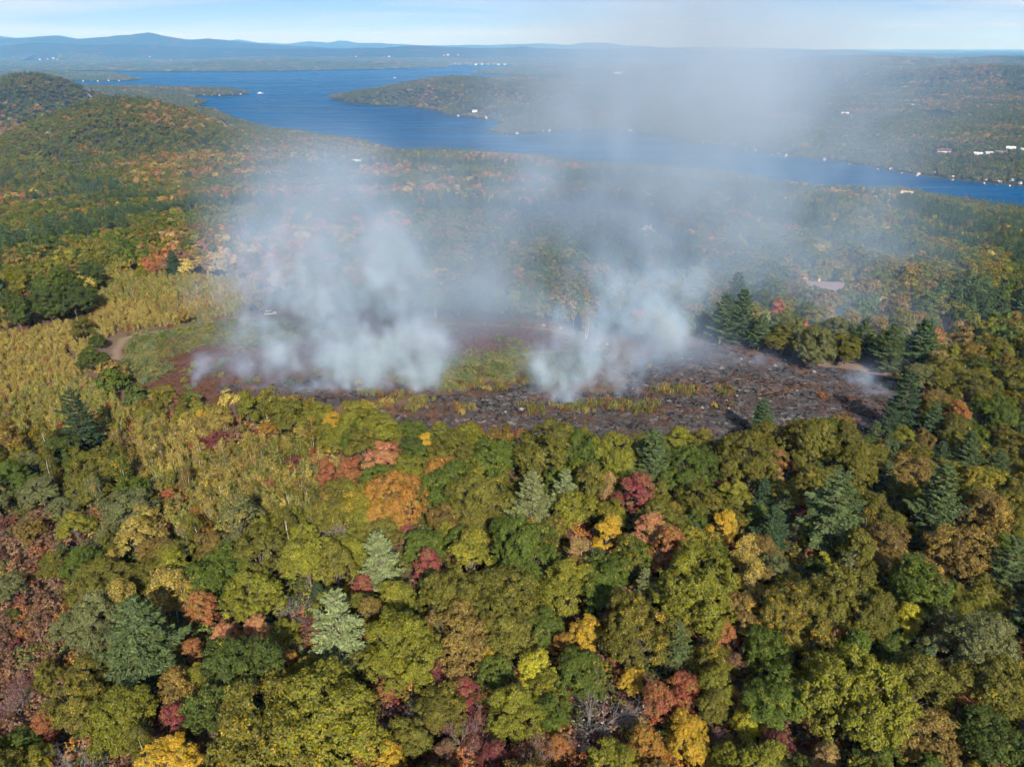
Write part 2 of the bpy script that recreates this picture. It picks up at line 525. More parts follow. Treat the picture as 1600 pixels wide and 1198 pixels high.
def tubes(paths, sides=5):
    """paths: list of (points (k,3), radii (k)) -> verts, faces"""
    V, F, o = [], [], 0
    for pts, rad in paths:
        pts = np.asarray(pts, float); k = len(pts)
        tg = np.gradient(pts, axis=0); tg = unit(tg)
        ref = np.where(np.abs(tg[:, 2:3]) > 0.9, np.array([[1.0, 0, 0]]), np.array([[0, 0, 1.0]]))
        a = unit(np.cross(tg, ref)); b = np.cross(tg, a)
        th = np.arange(sides) * 2 * math.pi / sides
        ring = pts[:, None] + (a[:, None] * np.cos(th)[None, :, None] + b[:, None] * np.sin(th)[None, :, None]) * np.asarray(rad)[:, None, None]
        V.append(ring.reshape(-1, 3))
        for i in range(k - 1):
            for j in range(sides):
                j2 = (j + 1) % sides
                F.append((o + i * sides + j, o + i * sides + j2, o + (i + 1) * sides + j2, o + (i + 1) * sides + j))
        o += k * sides
    return np.vstack(V), np.array(F)

def limb(a, b, r0, r1, rng, sag=0.12, k=5):
    a, b = np.asarray(a, float), np.asarray(b, float)
    t = np.linspace(0, 1, k)[:, None]
    L = np.linalg.norm(b - a)
    off = rng.normal(size=3) * L * sag
    p = a * (1 - t) + b * t + np.sin(t * math.pi) * off
    return p, r0 + (r1 - r0) * t[:, 0]

def join_meshes(name, parts):
    """parts: (verts, faces quad, material, leafrnd or None) -> one mesh with several materials"""
    V, F, MI, LR, mats, o = [], [], [], [], [], 0
    for v, f, m, lr in parts:
        if m not in mats:
            mats.append(m)
        V.append(v); F.append(f + o); MI.append(np.full(len(f), mats.index(m))); o += len(v)
        LR.append(lr if lr is not None else np.full((len(v), 4), 0.5, np.float32))
    me = mesh_np(name, np.vstack(V), np.vstack(F))
    for m in mats:
        me.materials.append(m)
    me.polygons.foreach_set('material_index', np.concatenate(MI).astype(np.int32))
    point_attr(me, 'leafrnd', 'FLOAT_COLOR', np.vstack(LR).astype(np.float32))
    return me

def mesh_arrays(me):
    n = len(me.vertices); v = np.empty(n * 3, np.float32); me.vertices.foreach_get('co', v)
    f = np.empty(len(me.loops), np.int32); me.loops.foreach_get('vertex_index', f)
    c = np.empty(n * 4, np.float32); me.attributes['leafrnd'].data.foreach_get('color', c)
    return v.reshape(-1, 3), f.reshape(-1, 4), c.reshape(-1, 4)

def broad_tree(seed, Rr, Ht, base, clumps, leaves, leaf, top=1.0, upright=0.0, clump_r=0.30, leaf_mat='leaf_one', bark='bark', sides=5, limbs=True, tuft=0.75, per_tuft=42):
    """a round-headed broadleaf tree: lumps of leaf sprays over a spreading frame.
    Rr crown radius, Ht height, base height of the crown's underside"""
    rng = np.random.default_rng(seed)
    hc = (Ht - base)
    # lump centres, evenly spread over an uneven dome
    cs = []
    tries = 0
    sep = 0.9 * Rr * math.sqrt(3.2 / clumps)
    lob = rng.uniform(0.68, 1.25, 7)
    while len(cs) < clumps and tries < 6000:
        tries += 1
        d = sphere_dirs(1, rng)[0]
        if d[2] < -0.35:
            continue
        a = (math.atan2(d[1], d[0]) / (2 * math.pi) * 7) % 7
        lf = lob[int(a)] * (1 - a % 1) + lob[(int(a) + 1) % 7] * (a % 1)
        rad = rng.uniform(0.62, 1.0) if len(cs) > clumps * 0.18 else rng.uniform(0.1, 0.55)
        zc = base + hc * 0.36
        hz = hc * (0.60 if d[2] > 0 else 0.36)
        p = np.array([d[0] * Rr * rad * lf * (1 - clump_r * 0.8), d[1] * Rr * rad * lf * (1 - clump_r * 0.8), zc + d[2] * hz * rad * (1 - clump_r * 0.5)])
        if upright:
            f = (p[2] - base) / hc
            p[:2] *= 1 - upright * max(0, f - 0.25)
        if all(np.linalg.norm((p - q)) > sep * rng.uniform(0.6, 1) for q in cs):
            cs.append(p)
    cs = np.array(cs)
    K = len(cs)
    cr = Rr * clump_r * rng.uniform(0.6, 1.5, K)
    centre = np.array([0, 0, base + hc * 0.3])
    outd = unit(cs - centre)
    # sprays: small tufts set over each lobe with gaps between them
    w = cr ** 2; w = w / w.sum()
    S = max(K * 2, leaves // per_tuft)
    si = rng.choice(K, S, p=w)
    sd = unit(sphere_dirs(S, rng) + outd[si] * 0.8 + np.array([0, 0, 0.30]))
    sc = cs[si] + sd * (cr[si] * rng.uniform(0.55, 1.18, S))[:, None] * np.array([1.05, 1.05, 0.85])
    sr = tuft * rng.uniform(0.65, 1.4, S)
    ci = rng.integers(0, S, leaves)
    d = sphere_dirs(leaves, rng)
    P = sc[ci] + d * (sr[ci] * rng.uniform(0.2, 1.0, leaves) ** 0.5)[:, None] * np.array([1.0, 1.0, 0.62])
    P = P + np.array([0, 0, -0.25]) * (np.hypot(d[:, 0], d[:, 1]) * sr[ci])[:, None]
    N = unit(d * 0.55 + sd[ci] * 0.75 + np.array([0, 0, 0.35]) + rng.normal(size=(leaves, 3)) * 0.42)
    lobe = rng.uniform(0, 1, K)
    clv = (lobe[si] * 0.45 + rng.uniform(0, 1, S) * 0.55)[ci]
    crown = leaves_mesh('crown', P, N, np.full(leaves, leaf), clv, rng, MAT[leaf_mat])
    paths = []
    tr = max(0.10, Ht * 0.016)
    fork = np.array([rng.normal() * 0.3, rng.normal() * 0.3, base + hc * 0.12])
    pts, rad = limb((0, 0, -0.6), fork, tr * 1.25, tr * 0.8, rng, 0.03)
    paths.append((pts, rad))
    if limbs:
        for q, c in zip(cs, cr):
            m = fork + (q - fork) * 0.45 + np.array([0, 0, 0.1 * np.linalg.norm(q - fork)]) * rng.uniform(-0.3, 1)
            paths.append((np.vstack([fork - np.array([0, 0, rng.uniform(0, 1.2)]), m, q + (q - m) * 0.25]), [tr * 0.42, tr * 0.25, tr * 0.08]))
    v, f = tubes(paths, sides)
    trunk = mesh_np('trunk', v, f, MAT[bark], True)
    return trunk, crown

def pine_tree(seed, Rr, Ht, whorl, per, tufts, leaf, leaf_mat='needle_one', bare=0.12, sides=5):
    """white pine: whorls of long boughs, each a flat plume of needle tufts, upswept at the tip"""
    rng = np.random.default_rng(seed)
    paths = [limb((0, 0, -0.6), (rng.normal() * 0.3, rng.normal() * 0.3, Ht), Ht * 0.017, 0.04, rng, 0.01, 7)]
    P, N, A, C = [], [], [], []
    nl = max(5, int(Ht * (1 - bare) / whorl))
    for i in range(nl):
        f = (i + 0.3) / nl
        z = Ht * (bare + (1 - bare) * f)
        prof = (1 - f) ** 0.62 * (0.6 + 0.4 * min(1, f * 3.2 + 0.25)) * rng.uniform(0.72, 1.12)
        k = max(3, per - int(f * 2))
        a0 = rng.uniform(0, 6.28)
        for j in range(k):
            a = a0 + (j + rng.uniform(-0.3, 0.3)) * 2 * math.pi / k
            L = Rr * prof * rng.uniform(0.5, 1.25) + 0.3
            rise = L * (rng.uniform(-0.12, 0.22) + 0.55 * f)
            e = np.array([math.cos(a) * L, math.sin(a) * L, rise])
            root = np.array([0, 0, z])
            s = np.linspace(0, 1, 4)[:, None]
            pts = root + e * s + np.array([0, 0, 1]) * (s ** 2 - s) * L * 0.28
            paths.append((pts, [0.05 + L * 0.009, 0.04 + L * 0.005, 0.03, 0.015]))
            n = max(4, int(tufts * L / Rr))
            t = rng.uniform(0.22, 1.05, n) ** 0.75
            side = np.array([-math.sin(a), math.cos(a), 0])
            wdt = L * 0.30 * np.sin(np.clip(t, 0, 1) * math.pi * 0.9 + 0.25) ** 0.8
            off = rng.uniform(-1, 1, n)
            base = root + e * t[:, None] + np.array([0, 0, 1]) * ((t ** 2 - t) * L * 0.28)[:, None]
            p = base + side * (off * wdt)[:, None] + rng.normal(size=(n, 3)) * 0.10 + np.array([0, 0, 0.12]) - np.array([0, 0, 1]) * (np.abs(off) * wdt * 0.18)[:, None]
            al = unit(unit(e) * 0.9 + side * off[:, None] * 0.9 + np.array([0, 0, 0.25]) + rng.normal(size=(n, 3)) * 0.25)
            nn = unit(np.array([0, 0, 1.0]) + unit(e) * 0.25 + rng.normal(size=(n, 3)) * 0.45)
            P.append(p); N.append(nn); A.append(al); C.append(np.full(n, rng.uniform(0, 1)) * 0.6 + 0.4 * np.clip(t, 0, 1))
    P, N, A, C = np.vstack(P), np.vstack(N), np.vstack(A), np.concatenate(C)
    crown = leaves_mesh('crown', P, N, np.full(len(P), leaf), C, rng, MAT[leaf_mat], aspect=0.30 if leaf < 0.9 else 0.42, fold=0.12, along=A)
    v, f = tubes(paths, sides)
    trunk = mesh_np('trunk', v, f, MAT['bark'], True)
    return trunk, crown

def bare_tree(seed, Rr, Ht, leaves, leaf=0.26, bark='grey_wood', stems=5, depth=5):
    """a tree that has dropped its leaves: forking stems and fine twigs, a few leaves left"""
    rng = np.random.default_rng(seed)
    paths, tips = [], []
    def grow(p, d, L, r, lev):
        e = p + d * L
        pts, rad = limb(p, e, r, r * 0.62, rng, 0.05, 3)
        paths.append((pts, rad))
        if lev == 0:
            tips.append(e); return
        for _ in range(3 if lev > 2 else 2 if lev > 1 else 4):
            nd = unit(d + rng.normal(size=3) * 0.42 + np.array([0, 0, 0.10]))
            s = rng.uniform(0.35, 1.0)
            grow(p + (e - p) * s, nd, L * rng.uniform(0.55, 0.8), r * 0.55, lev - 1)
    for i in range(stems):
        a = i * 6.28 / stems + rng.uniform(-0.5, 0.5)
        d = unit(np.array([math.cos(a) * Rr, math.sin(a) * Rr, Ht * 0.9]) * rng.uniform(0.8, 1.1))
        grow(np.array([math.cos(a) * 0.2, math.sin(a) * 0.2, -0.4]), d, Ht * 0.36, Ht * 0.008 + 0.02, depth)
    v, f = tubes(paths, 3)
    trunk = mesh_np('trunk', v, f, MAT[bark], True)
    tips = np.array(tips)
    i = rng.integers(0, len(tips), leaves)
    P = tips[i] + rng.normal(size=(leaves, 3)) * 0.28
    crown = leaves_mesh('crown', P, rng.normal(size=(leaves, 3)) + np.array([0, 0, 0.8]), np.full(leaves, leaf), rng.uniform(0, 1, leaves), rng, MAT['leaf_one'])
    return trunk, crown

def slim_tree(seed, Rr, Ht, leaves, leaf, leaf_mat='leaf_one', bark='pale_bark', stems=2, base=0.2, sides=4):
    """young birch or aspen: thin pale stems, narrow airy crown"""
    rng = np.random.default_rng(seed)
    paths, P, N, C = [], [], [], []
    for s in range(stems):
        a = rng.uniform(0, 6.28); rr = Rr * 0.45 * (s > 0)
        h = Ht * rng.uniform(0.8, 1.0)
        foot = np.array([math.cos(a) * rr * 0.4, math.sin(a) * rr * 0.4, -0.4]); head = np.array([math.cos(a) * rr, math.sin(a) * rr, h * 0.96])
        paths.append(limb(foot, head, 0.045 + Ht * 0.006, 0.02, rng, 0.03, 5))
        n = leaves // stems
        K = 16
        f = rng.uniform(base, 1, K); th = rng.uniform(0, 6.28, K)
        wd = Rr * np.sin(np.clip((f - base) / (1 - base) * 0.85 + 0.12, 0, 1) * math.pi) ** 0.8 * rng.uniform(0.35, 0.8, K)
        cc = foot + (head - foot) * f[:, None] + np.stack([np.cos(th) * wd, np.sin(th) * wd, 0.15 * h * rng.uniform(0, 1, K)], -1)
        i = rng.integers(0, K, n)
        d = unit(sphere_dirs(n, rng) + np.array([0, 0, 0.35]))
        P.append(cc[i] + d * rng.uniform(0.2, 1, n)[:, None] * Rr * 0.42 * np.array([1, 1, 1.2]))
        N.append(d + rng.normal(size=(n, 3)) * 0.6 + np.array([0, 0, 0.4]))
        C.append(rng.uniform(0, 1, K)[i])
    crown = leaves_mesh('crown', np.vstack(P), np.vstack(N), np.full(len(np.vstack(P)), leaf), np.concatenate(C), rng, MAT[leaf_mat])
    v, f = tubes(paths, sides)
    return mesh_np('trunk', v, f, MAT[bark], True), crown

def merged(name, tc):
    trunk, crown = tc
    v, f, c = mesh_arrays(crown)
    n = len(trunk.vertices); tv = np.empty(n * 3, np.float32); trunk.vertices.foreach_get('co', tv)
    tf = np.empty(len(trunk.loops), np.int32); trunk.loops.foreach_get('vertex_index', tf)
    me = join_meshes(name, [(v, f, crown.materials[0], c), (tv.reshape(-1, 3), tf.reshape(-1, 4), trunk.materials[0], None)])
    bpy.data.meshes.remove(trunk); bpy.data.meshes.remove(crown)
    return me

# near trees, as (trunk, crown); unit sizes are scaled when planted.  nominal: radius, height
PROTO = {
    'oak': [broad_tree(100 + i, 6.0, 14.0, 2.2, 30 + 3 * (i % 4), 25000, 0.325, clump_r=0.28, tuft=0.60, per_tuft=42) for i in range(8)],
    'maple': [broad_tree(200 + i, 4.2, 13.0, 2.2, 22, 12500, 0.30, upright=0.5, clump_r=0.31, tuft=0.52, per_tuft=34) for i in range(5)],
    'poplar': [slim_tree(300 + i, 2.3, 12.0, 5200, 0.29, stems=2, base=0.28, bark='pale_bark') for i in range(3)],
    'big_oak': [broad_tree(150 + i, 9.0, 15.5, 2.0, 58 + 4 * i, 50000, 0.34, clump_r=0.20, tuft=0.64, per_tuft=42) for i in range(4)],
    'pine': [pine_tree(400 + i, 4.6, 17.0, (0.66, 0.95, 0.78, 1.1, 0.72)[i], (7, 6, 7, 8, 6)[i], 175, 0.56, bare=(0.08, 0.2, 0.12, 0.1, 0.26)[i]) for i in range(5)],
    'bare': [bare_tree(500 + i, 4.0, 10.0, (150, 700, 1300)[i]) for i in range(3)],
    'birch': [slim_tree(600 + i, 1.7, 7.0, 1900, 0.26, stems=3, base=0.12) for i in range(6)],
    'bush': [broad_tree(700 + i, 2.0, 2.9, 0.1, 9, 2600, 0.22, clump_r=0.42, tuft=0.34, per_tuft=26) for i in range(3)],
    'scrub': [broad_tree(720 + i, 2.0, 2.4, 0.1, 9, 1100, 0.20, clump_r=0.42, tuft=0.34, per_tuft=14) for i in range(2)],
}
NOMINAL = {'big_oak': (9.0, 15.5), 'oak': (6.0, 14.0), 'maple': (4.2, 13.0), 'poplar': (2.3, 12.0), 'pine': (4.6, 17.0), 'bare': (4.0, 10.0), 'birch': (1.7, 7.0), 'bush': (2.0, 2.9), 'scrub': (2.0, 2.4)}

# the woods: merged meshes for instancing, in three grades of fineness
MID = [merged('mid_oak', broad_tree(810 + i, 6.0, 14.0, 1.8, 16, 3000, 0.85, clump_r=0.36, tuft=0.9, per_tuft=14, leaf_mat='leaf_many', sides=3, limbs=False)) for i in range(4)] + \
      [merged('mid_maple', broad_tree(820 + i, 4.2, 13.0, 1.8, 14, 1900, 0.78, upright=0.5, clump_r=0.38, tuft=0.8, per_tuft=12, leaf_mat='leaf_many', sides=3, limbs=False)) for i in range(2)] + \
      [merged('mid_pine', pine_tree(830 + i, 4.3, 17.0, 1.15, 6, 34, 1.1, leaf_mat='needle_many', sides=3)) for i in range(2)]
LOW = [merged('low_oak', broad_tree(840 + i, 6.0, 14.0, 1.0, 10, 420, 2.0, clump_r=0.38, tuft=1.3, per_tuft=6, leaf_mat='leaf_many', sides=3, limbs=False)) for i in range(3)] + \
      [merged('low_pine', pine_tree(850 + i, 3.9, 17.0, 2.2, 5, 8, 2.2, leaf_mat='needle_many', sides=3)) for i in range(2)]
BIRCH = [merged('young_birch', slim_tree(860 + i, 1.35, 5.2, 560, 0.33, leaf_mat='leaf_many', stems=2, base=0.12, sides=3)) for i in range(5)]
SHRUB = [merged('shrub', broad_tree(870 + i, 1.6, 2.0, 0.0, 8, 460, 0.26, leaf_mat='leaf_many', sides=3, clump_r=0.42, tuft=0.3, per_tuft=9)) for i in range(3)]
HEATH = [merged('heath', broad_tree(880 + i, 0.9, 0.55, 0.0, 6, 110, 0.20, leaf_mat='leaf_many', sides=3, clump_r=0.45, limbs=False, tuft=0.2, per_tuft=6)) for i in range(3)]

def far_patch(seed):
    """a patch of far canopy, many small lumped crowns"""
    rng = np.random.default_rng(seed)
    parts = []
    n = 26
    P, N, C = [], [], []
    for i in range(n):
        c = np.array([rng.uniform(-26, 26), rng.uniform(-26, 26), rng.uniform(5, 9)])
        r = rng.uniform(4.5, 7.5)
        k = 26
        d = unit(sphere_dirs(k, rng) * np.array([1, 1, 0.8]) + np.array([0, 0, 0.5]))
        P.append(c + d * r); N.append(d + rng.normal(size=(k, 3)) * 0.3); C.append(np.full(k, rng.uniform(0, 1)))
    me = leaves_mesh('far_patch', np.vstack(P), np.vstack(N), np.full(n * 26, 5.6), np.concatenate(C), rng, MAT['leaf_many'], aspect=0.85)
    return me
FAR = [far_patch(900 + i) for i in range(4)]

# ------------------------------------------------------------------ scattering by geometry nodes (for what nobody could count)
def scatter(name, protos, x, y, z, idx, scl, rot, tint, turn, label, rise=1.0):
    n = len(x)
    me = bpy.data.meshes.new(name)
    me.vertices.add(n)
    me.vertices.foreach_set('co', np.stack([x, y, z], -1).astype(np.float32).ravel())
    s3 = np.stack([scl, scl, scl * rise], -1).astype(np.float32)
    point_attr(me, 'pick', 'INT', np.asarray(idx, np.int32))
    point_attr(me, 'size', 'FLOAT_VECTOR', s3)
    point_attr(me, 'turned', 'FLOAT_VECTOR', np.stack([0 * rot, 0 * rot, rot], -1).astype(np.float32))
    point_attr(me, 'tint', 'FLOAT_COLOR', np.concatenate([tint, np.ones((n, 1))], 1).astype(np.float32))
    point_attr(me, 'turn', 'FLOAT', np.asarray(turn, np.float32))
    o = add_obj(name, me, kind='stuff', label=label)
    ng = bpy.data.node_groups.new(name + '_nodes', 'GeometryNodeTree')
    ng.interface.new_socket('Geometry', in_out='INPUT', socket_type='NodeSocketGeometry')
    ng.interface.new_socket('Geometry', in_out='OUTPUT', socket_type='NodeSocketGeometry')
    N, Lk = ng.nodes, ng.links
    gi = N.new('NodeGroupInput'); go = N.new('NodeGroupOutput')
    iop = N.new('GeometryNodeInstanceOnPoints')
    g2i = N.new('GeometryNodeGeometryToInstance')
    for p in reversed(protos):
        po = bpy.data.objects.new(p.name + '_source', p)     # never linked to the scene: only its mesh is read
        oi = N.new('GeometryNodeObjectInfo'); oi.inputs['Object'].default_value = po
        oi.inputs['As Instance'].default_value = False
        Lk.new(oi.outputs['Geometry'], g2i.inputs[0])
    Lk.new(gi.outputs[0], iop.inputs['Points'])
    Lk.new(g2i.outputs[0], iop.inputs['Instance'])
    iop.inputs['Pick Instance'].default_value = True
    for at, ty, so in (('pick', 'INT', 'Instance Index'), ('size', 'FLOAT_VECTOR', 'Scale'), ('turned', 'FLOAT_VECTOR', 'Rotation')):
        na = N.new('GeometryNodeInputNamedAttribute'); na.data_type = ty; na.inputs['Name'].default_value = at
        Lk.new(na.outputs['Attribute'], iop.inputs[so])
    Lk.new(iop.outputs[0], go.inputs[0])
    md = o.modifiers.new('scatter', 'NODES'); md.node_group = ng
    return o

def jitter_grid(x0, x1, y0, y1, step, rng, jit=0.42):
    gx = np.arange(x0, x1, step); gy = np.arange(y0, y1, step)
    X, Y = np.meshgrid(gx, gy)
    X = X + (np.arange(len(gy)) % 2)[:, None] * step * 0.5
    X = X + rng.uniform(-jit, jit, X.shape) * step; Y = Y + rng.uniform(-jit, jit, Y.shape) * step
    return X.ravel(), Y.ravel()
print('T c', time.time() - T0)

# ------------------------------------------------------------------ lay-out shared by everything that follows
_gx, _gy = np.linspace(-420, 420, 169), np.linspace(0, 600, 121)
_GX, _GY = np.meshgrid(_gx, _gy)
_GZ = land(_GX, _GY)[0]
def ground(x, y):
    x, y = np.atleast_1d(np.asarray(x, float)), np.atleast_1d(np.asarray(y, float))
    if np.all((np.abs(x) < 415) & (y > 0) & (y < 595)):        # read off a 5 m table near by
        fx, fy = (x + 420) / 5, y / 5
        i, j = fx.astype(int), fy.astype(int); fx, fy = fx - i, fy - j
        return (_GZ[j, i] * (1 - fx) + _GZ[j, i + 1] * fx) * (1 - fy) + (_GZ[j + 1, i] * (1 - fx) + _GZ[j + 1, i + 1] * fx) * fy
    return land(x, y)[0]

def sight(u, v, lift=0.0):
    """where the line of sight of a photo pixel comes down to the ground (plus lift)"""
    d = ray(u, v)
    t = np.geomspace(60, 30000, 400)
    X, Y, Z = d[0] * t, d[1] * t, H + d[2] * t
    g = land(X, Y)[0] + lift
    hit = np.nonzero(Z < np.maximum(g, 0.3 + lift))[0]
    i = hit[0] if len(hit) else len(t) - 1
    t = np.linspace(t[max(i - 1, 0)], t[i], 80)
    X, Y, Z = d[0] * t, d[1] * t, H + d[2] * t
    hit = np.nonzero(Z < np.maximum(land(X, Y)[0], 0.3) + lift)[0]
    b = t[hit[0]] if len(hit) else t[-1]
    return d[0] * b, d[1] * b

ZF = 150.3
FIELD = px_poly([(166, 592), (174, 545), (195, 525), (240, 515), (330, 503), (400, 492), (470, 482), (540, 482), (640, 498), (700, 501), (800, 502), (880, 512), (950, 524),
                 (1050, 536), (1105, 522), (1180, 540), (1235, 545), (1300, 560), (1400, 570), (1455, 588), (1450, 640), (1390, 690), (1290, 702), (1200, 706), (1080, 716), (960, 722),
                 (850, 718), (760, 710), (700, 700), (600, 676), (500, 658), (380, 645), (280, 634), (190, 616)], ZF)
BIRCH_LAND = px_poly([(-160, 486), (0, 482), (138, 474), (148, 436), (200, 430), (380, 442), (425, 470), (372, 494), (240, 514), (178, 528), (160, 545), (158, 600), (190, 640), (330, 676), (470, 705),
                      (560, 745), (520, 800), (430, 870), (330, 850), (235, 822), (205, 740), (80, 722), (0, 728), (-160, 740)], ZF)
BRUSH = px_poly([(-70, 810), (50, 805), (135, 812), (175, 850), (140, 905), (100, 960), (118, 1030), (120, 1090), (80, 1190), (-70, 1230)], ZF)      # open brown brush in the corner
TRACK = px_poly([(176, 596), (181, 575), (180, 548), (196, 530), (240, 519), (330, 507), (400, 496), (440, 490), (500, 487), (580, 495)], ZF)
TRACK_NEAR = TRACK[:5]
TRACK2 = px_poly([(640, 506), (700, 508), (740, 509.5), (800, 512), (860, 517), (905, 522)], ZF)

HOUSE_PX = [  # u, v, width m, length m, storey height m, turn deg, wall, roof, clear radius, label
    (1013, 374, 8.0, 11.0, 4.2, 5, 'cream', 'tan_roof', 14, 'cream gabled house standing in the woods beyond the burning field'),
    (1288, 462, 9.0, 17.0, 3.0, 82, 'grey_wall', 'mauve_roof', 9, 'low house with a wide mauve grey roof behind the pines'),
    (1290, 383, 6.0, 9.0, 3.6, 35, 'white', 'white_roof', 9, 'small white house on the wooded slope above the mauve roof'),
    (558, 257, 8.0, 13.0, 3.6, 80, 'cream', 'white_roof', 15, 'long pale house in the woods behind the smoke'),
    (1416, 306, 12.0, 19.0, 4.0, 60, 'white', 'tan_roof', 20, 'tan roofed house above the near shore of the bay'),
    (1352, 312, 6.0, 8.0, 4.5, 10, 'white', 'grey_roof', 9, 'narrow white cottage among trees on the near shore'),
    (1474, 239, 13.0, 30.0, 5.0, 80, 'cream', 'purple_roof', 44, 'purple roofed house on a mown bank across the bay'),
    (1527, 244, 11.0, 19.0, 5.0, 75, 'white', 'white_roof', 26, 'white house beside its boat shed above the bay'),
    (1544, 243, 11.0, 17.0, 5.0, 85, 'white', 'grey_roof', 26, 'white boat shed beside the white house above the bay'),
    (1563, 243, 13.0, 24.0, 5.5, 75, 'pink_wall', 'mauve_roof', 32, 'pinkish house with a mauve roof on the open bank'),
    (1578, 236, 12.0, 20.0, 6.5, 65, 'white', 'white_roof', 32, 'tall white house at the head of the open bank'),
    (1320, 179, 10.0, 26.0, 4.0, 85, 'white', 'white_roof', 40, 'long white barn on the far wooded slope'),
    (1428, 166, 10.0, 40.0, 4.0, 85, 'white', 'grey_roof', 40, 'grey roofed barn at the edge of the far pasture'),
    (1101, 148, 12.0, 40.0, 5.0, 80, 'white', 'white_roof', 40, 'pale barn far off behind the smoke'),
    (1123, 147, 10.0, 20.0, 5.0, 80, 'white', 'white_roof', 30, 'pale shed beside the far barn behind the smoke'),
    (742, 175, 10.0, 20.0, 4.0, 85, 'white', 'grey_roof', 40, 'large white house up on the wooded peninsula'),
    (1598, 238, 11.0, 15.0, 5.5, 85, 'white', 'white_roof', 24, 'white gable cut by the edge of the frame above the bay'),
]
SHORE_PX = [(540, 160), (575, 163.5), (605, 166), (620, 166.5), (648, 168), (657, 169), (668, 171), (680, 173), (690, 177), (705, 181), (716, 183), (735, 184.5), (760, 187), (785, 210), (792, 211),
            (808, 210.5), (840, 207.5), (848, 207), (858, 206.5), (874, 205.5), (905, 204.5), (925, 204.5), (968, 205), (985, 206.5), (1012, 211), (1025, 213), (1098, 225), (1113, 228), (1128, 230), (1150, 233.5), (1165, 236), (1180, 238), (1205, 241.5),
            (1216, 243), (1228, 244.5), (1240, 246), (1288, 250.5), (1318, 254), (1328, 256), (1352, 260.5), (1371, 264), (1392, 267.5), (1410, 270.5), (1422, 272.5), (1434, 274.5), (1457, 277), (1490, 280.5), (1525, 284.5), (1538, 286), (1560, 288), (1578, 290), (1592, 292),
            (320, 150), (331, 150.2), (343, 150.2), (352, 150), (363, 149.3), (376, 148.3), (306, 168.5), (110, 127.5), (130, 127.8), (143, 128), (153, 128), (170, 127.7), (186, 127.3), (198, 127)]
FAR_SHORE_PX = [(268, 112.4), (339, 112.0), (349, 112.0), (408, 111.6), (440, 111.3), (493, 110.6), (507, 110.4), (532, 109.8), (545, 109.6), (600, 108.4), (612, 108.2), (622, 108), (636, 107.5), (652, 107.2), (668, 107), (690, 106.3),
                (118, 110.7), (127, 110.5), (140, 110.6), (155, 110.8), (165, 110.9), (182, 111.2), (196, 111.4), (205, 111.7)]
TOWN_PX = [(704 + 5.2 * i + (i * 37 % 5) * 0.7, 101.8 - (i * 53 % 7) * 0.28) for i in range(17)] + [(600, 90), (608, 89.2), (599, 94.5), (549, 90), (556, 89.5), (694, 87), (700, 86.6), (716, 86.5), (234, 89.5), (266, 94.5), (952, 94), (963, 116.5), (968, 117.3), (90, 93.5), (84, 94.8), (75, 95.2), (63, 96)]
ROAD_PX = [[(133, 140), (137, 147), (141, 151), (146, 157)], [(304, 168), (309, 172.5), (316, 175)], [(344, 188), (350, 195), (357, 201), (366, 208)]]
ROADS = [np.array([sight(u, v) for u, v in r]) for r in ROAD_PX]
PASTURE_PX = [[(1310, 177), (1322, 180), (1335, 180)], [(1440, 176), (1462, 173), (1490, 181), (1470, 185), (1445, 181)], [(1346, 108), (1360, 104.5), (1352, 109)], [(1315, 93), (1328, 91), (1322, 94.5)]]
MEADOW_PX = [(1440, 177), (1464, 173), (1497, 180), (1486, 186), (1452, 184)]
HOUSES = []
for (u, v, w, l, st, tn, wl_, rf_, cl, lab) in HOUSE_PX:
    x, y = sight(u, v)
    HOUSES.append([x, y, w, l, st, tn, wl_, rf_, cl, lab])
CLEAR = [(h[0], h[1], h[8]) for h in HOUSES]
for h in HOUSES[:6]:
    # opening towards the camera, so that the house is seen over the trees
    q = np.array([h[0], h[1]]); q = q * (1 - 0.8 * h[8] / np.linalg.norm(q)); CLEAR.append((q[0], q[1], h[8] * 0.6))
SHORE = []
_wc = WATER.mean(0)
for u, v in SHORE_PX + FAR_SHORE_PX:
    p = on_plane(u, v, 0.0)
    # slide inland, away from the water
    q = p / np.linalg.norm(p)
    for k in range(0, 40):
        s = float(water_signed(np.array([p[0] + q[0] * k * 6]), np.array([p[1] + q[1] * k * 6]))[0])
        if s > 7 + 26 * ((len(SHORE) * 0.618) % 1) ** 2:
            break
    p = p + q * k * 6
    SHORE.append(p)
    CLEAR.append((p[0], p[1], 5.5 if np.linalg.norm(p) < 5000 else 14))
TOWN = [np.array(sight(u, v)) for u, v in TOWN_PX]
for p in TOWN:
    CLEAR.append((p[0], p[1], 45))
CLEAR = np.array(CLEAR)
MEADOW = np.array([sight(u, v) for u, v in MEADOW_PX])

def open_ground(x, y):
    """True where no wood grows: the burning field, roads, gardens"""
    o = inside(FIELD, x, y) | inside(MEADOW, x, y)
    for r in ROADS:
        o |= seg_dist(r, x, y, False) < 13
    o |= (seg_dist(TRACK, x, y, False) < 3.2) | (seg_dist(TRACK_NEAR, x, y, False) < 5.5)
    order = np.argsort(x); xs = x[order]
    for cx_, cy_, cr_ in CLEAR:
        k = order[np.searchsorted(xs, cx_ - cr_):np.searchsorted(xs, cx_ + cr_)]
        o[k] |= (x[k] - cx_) ** 2 + (y[k] - cy_) ** 2 < cr_ ** 2
    return o

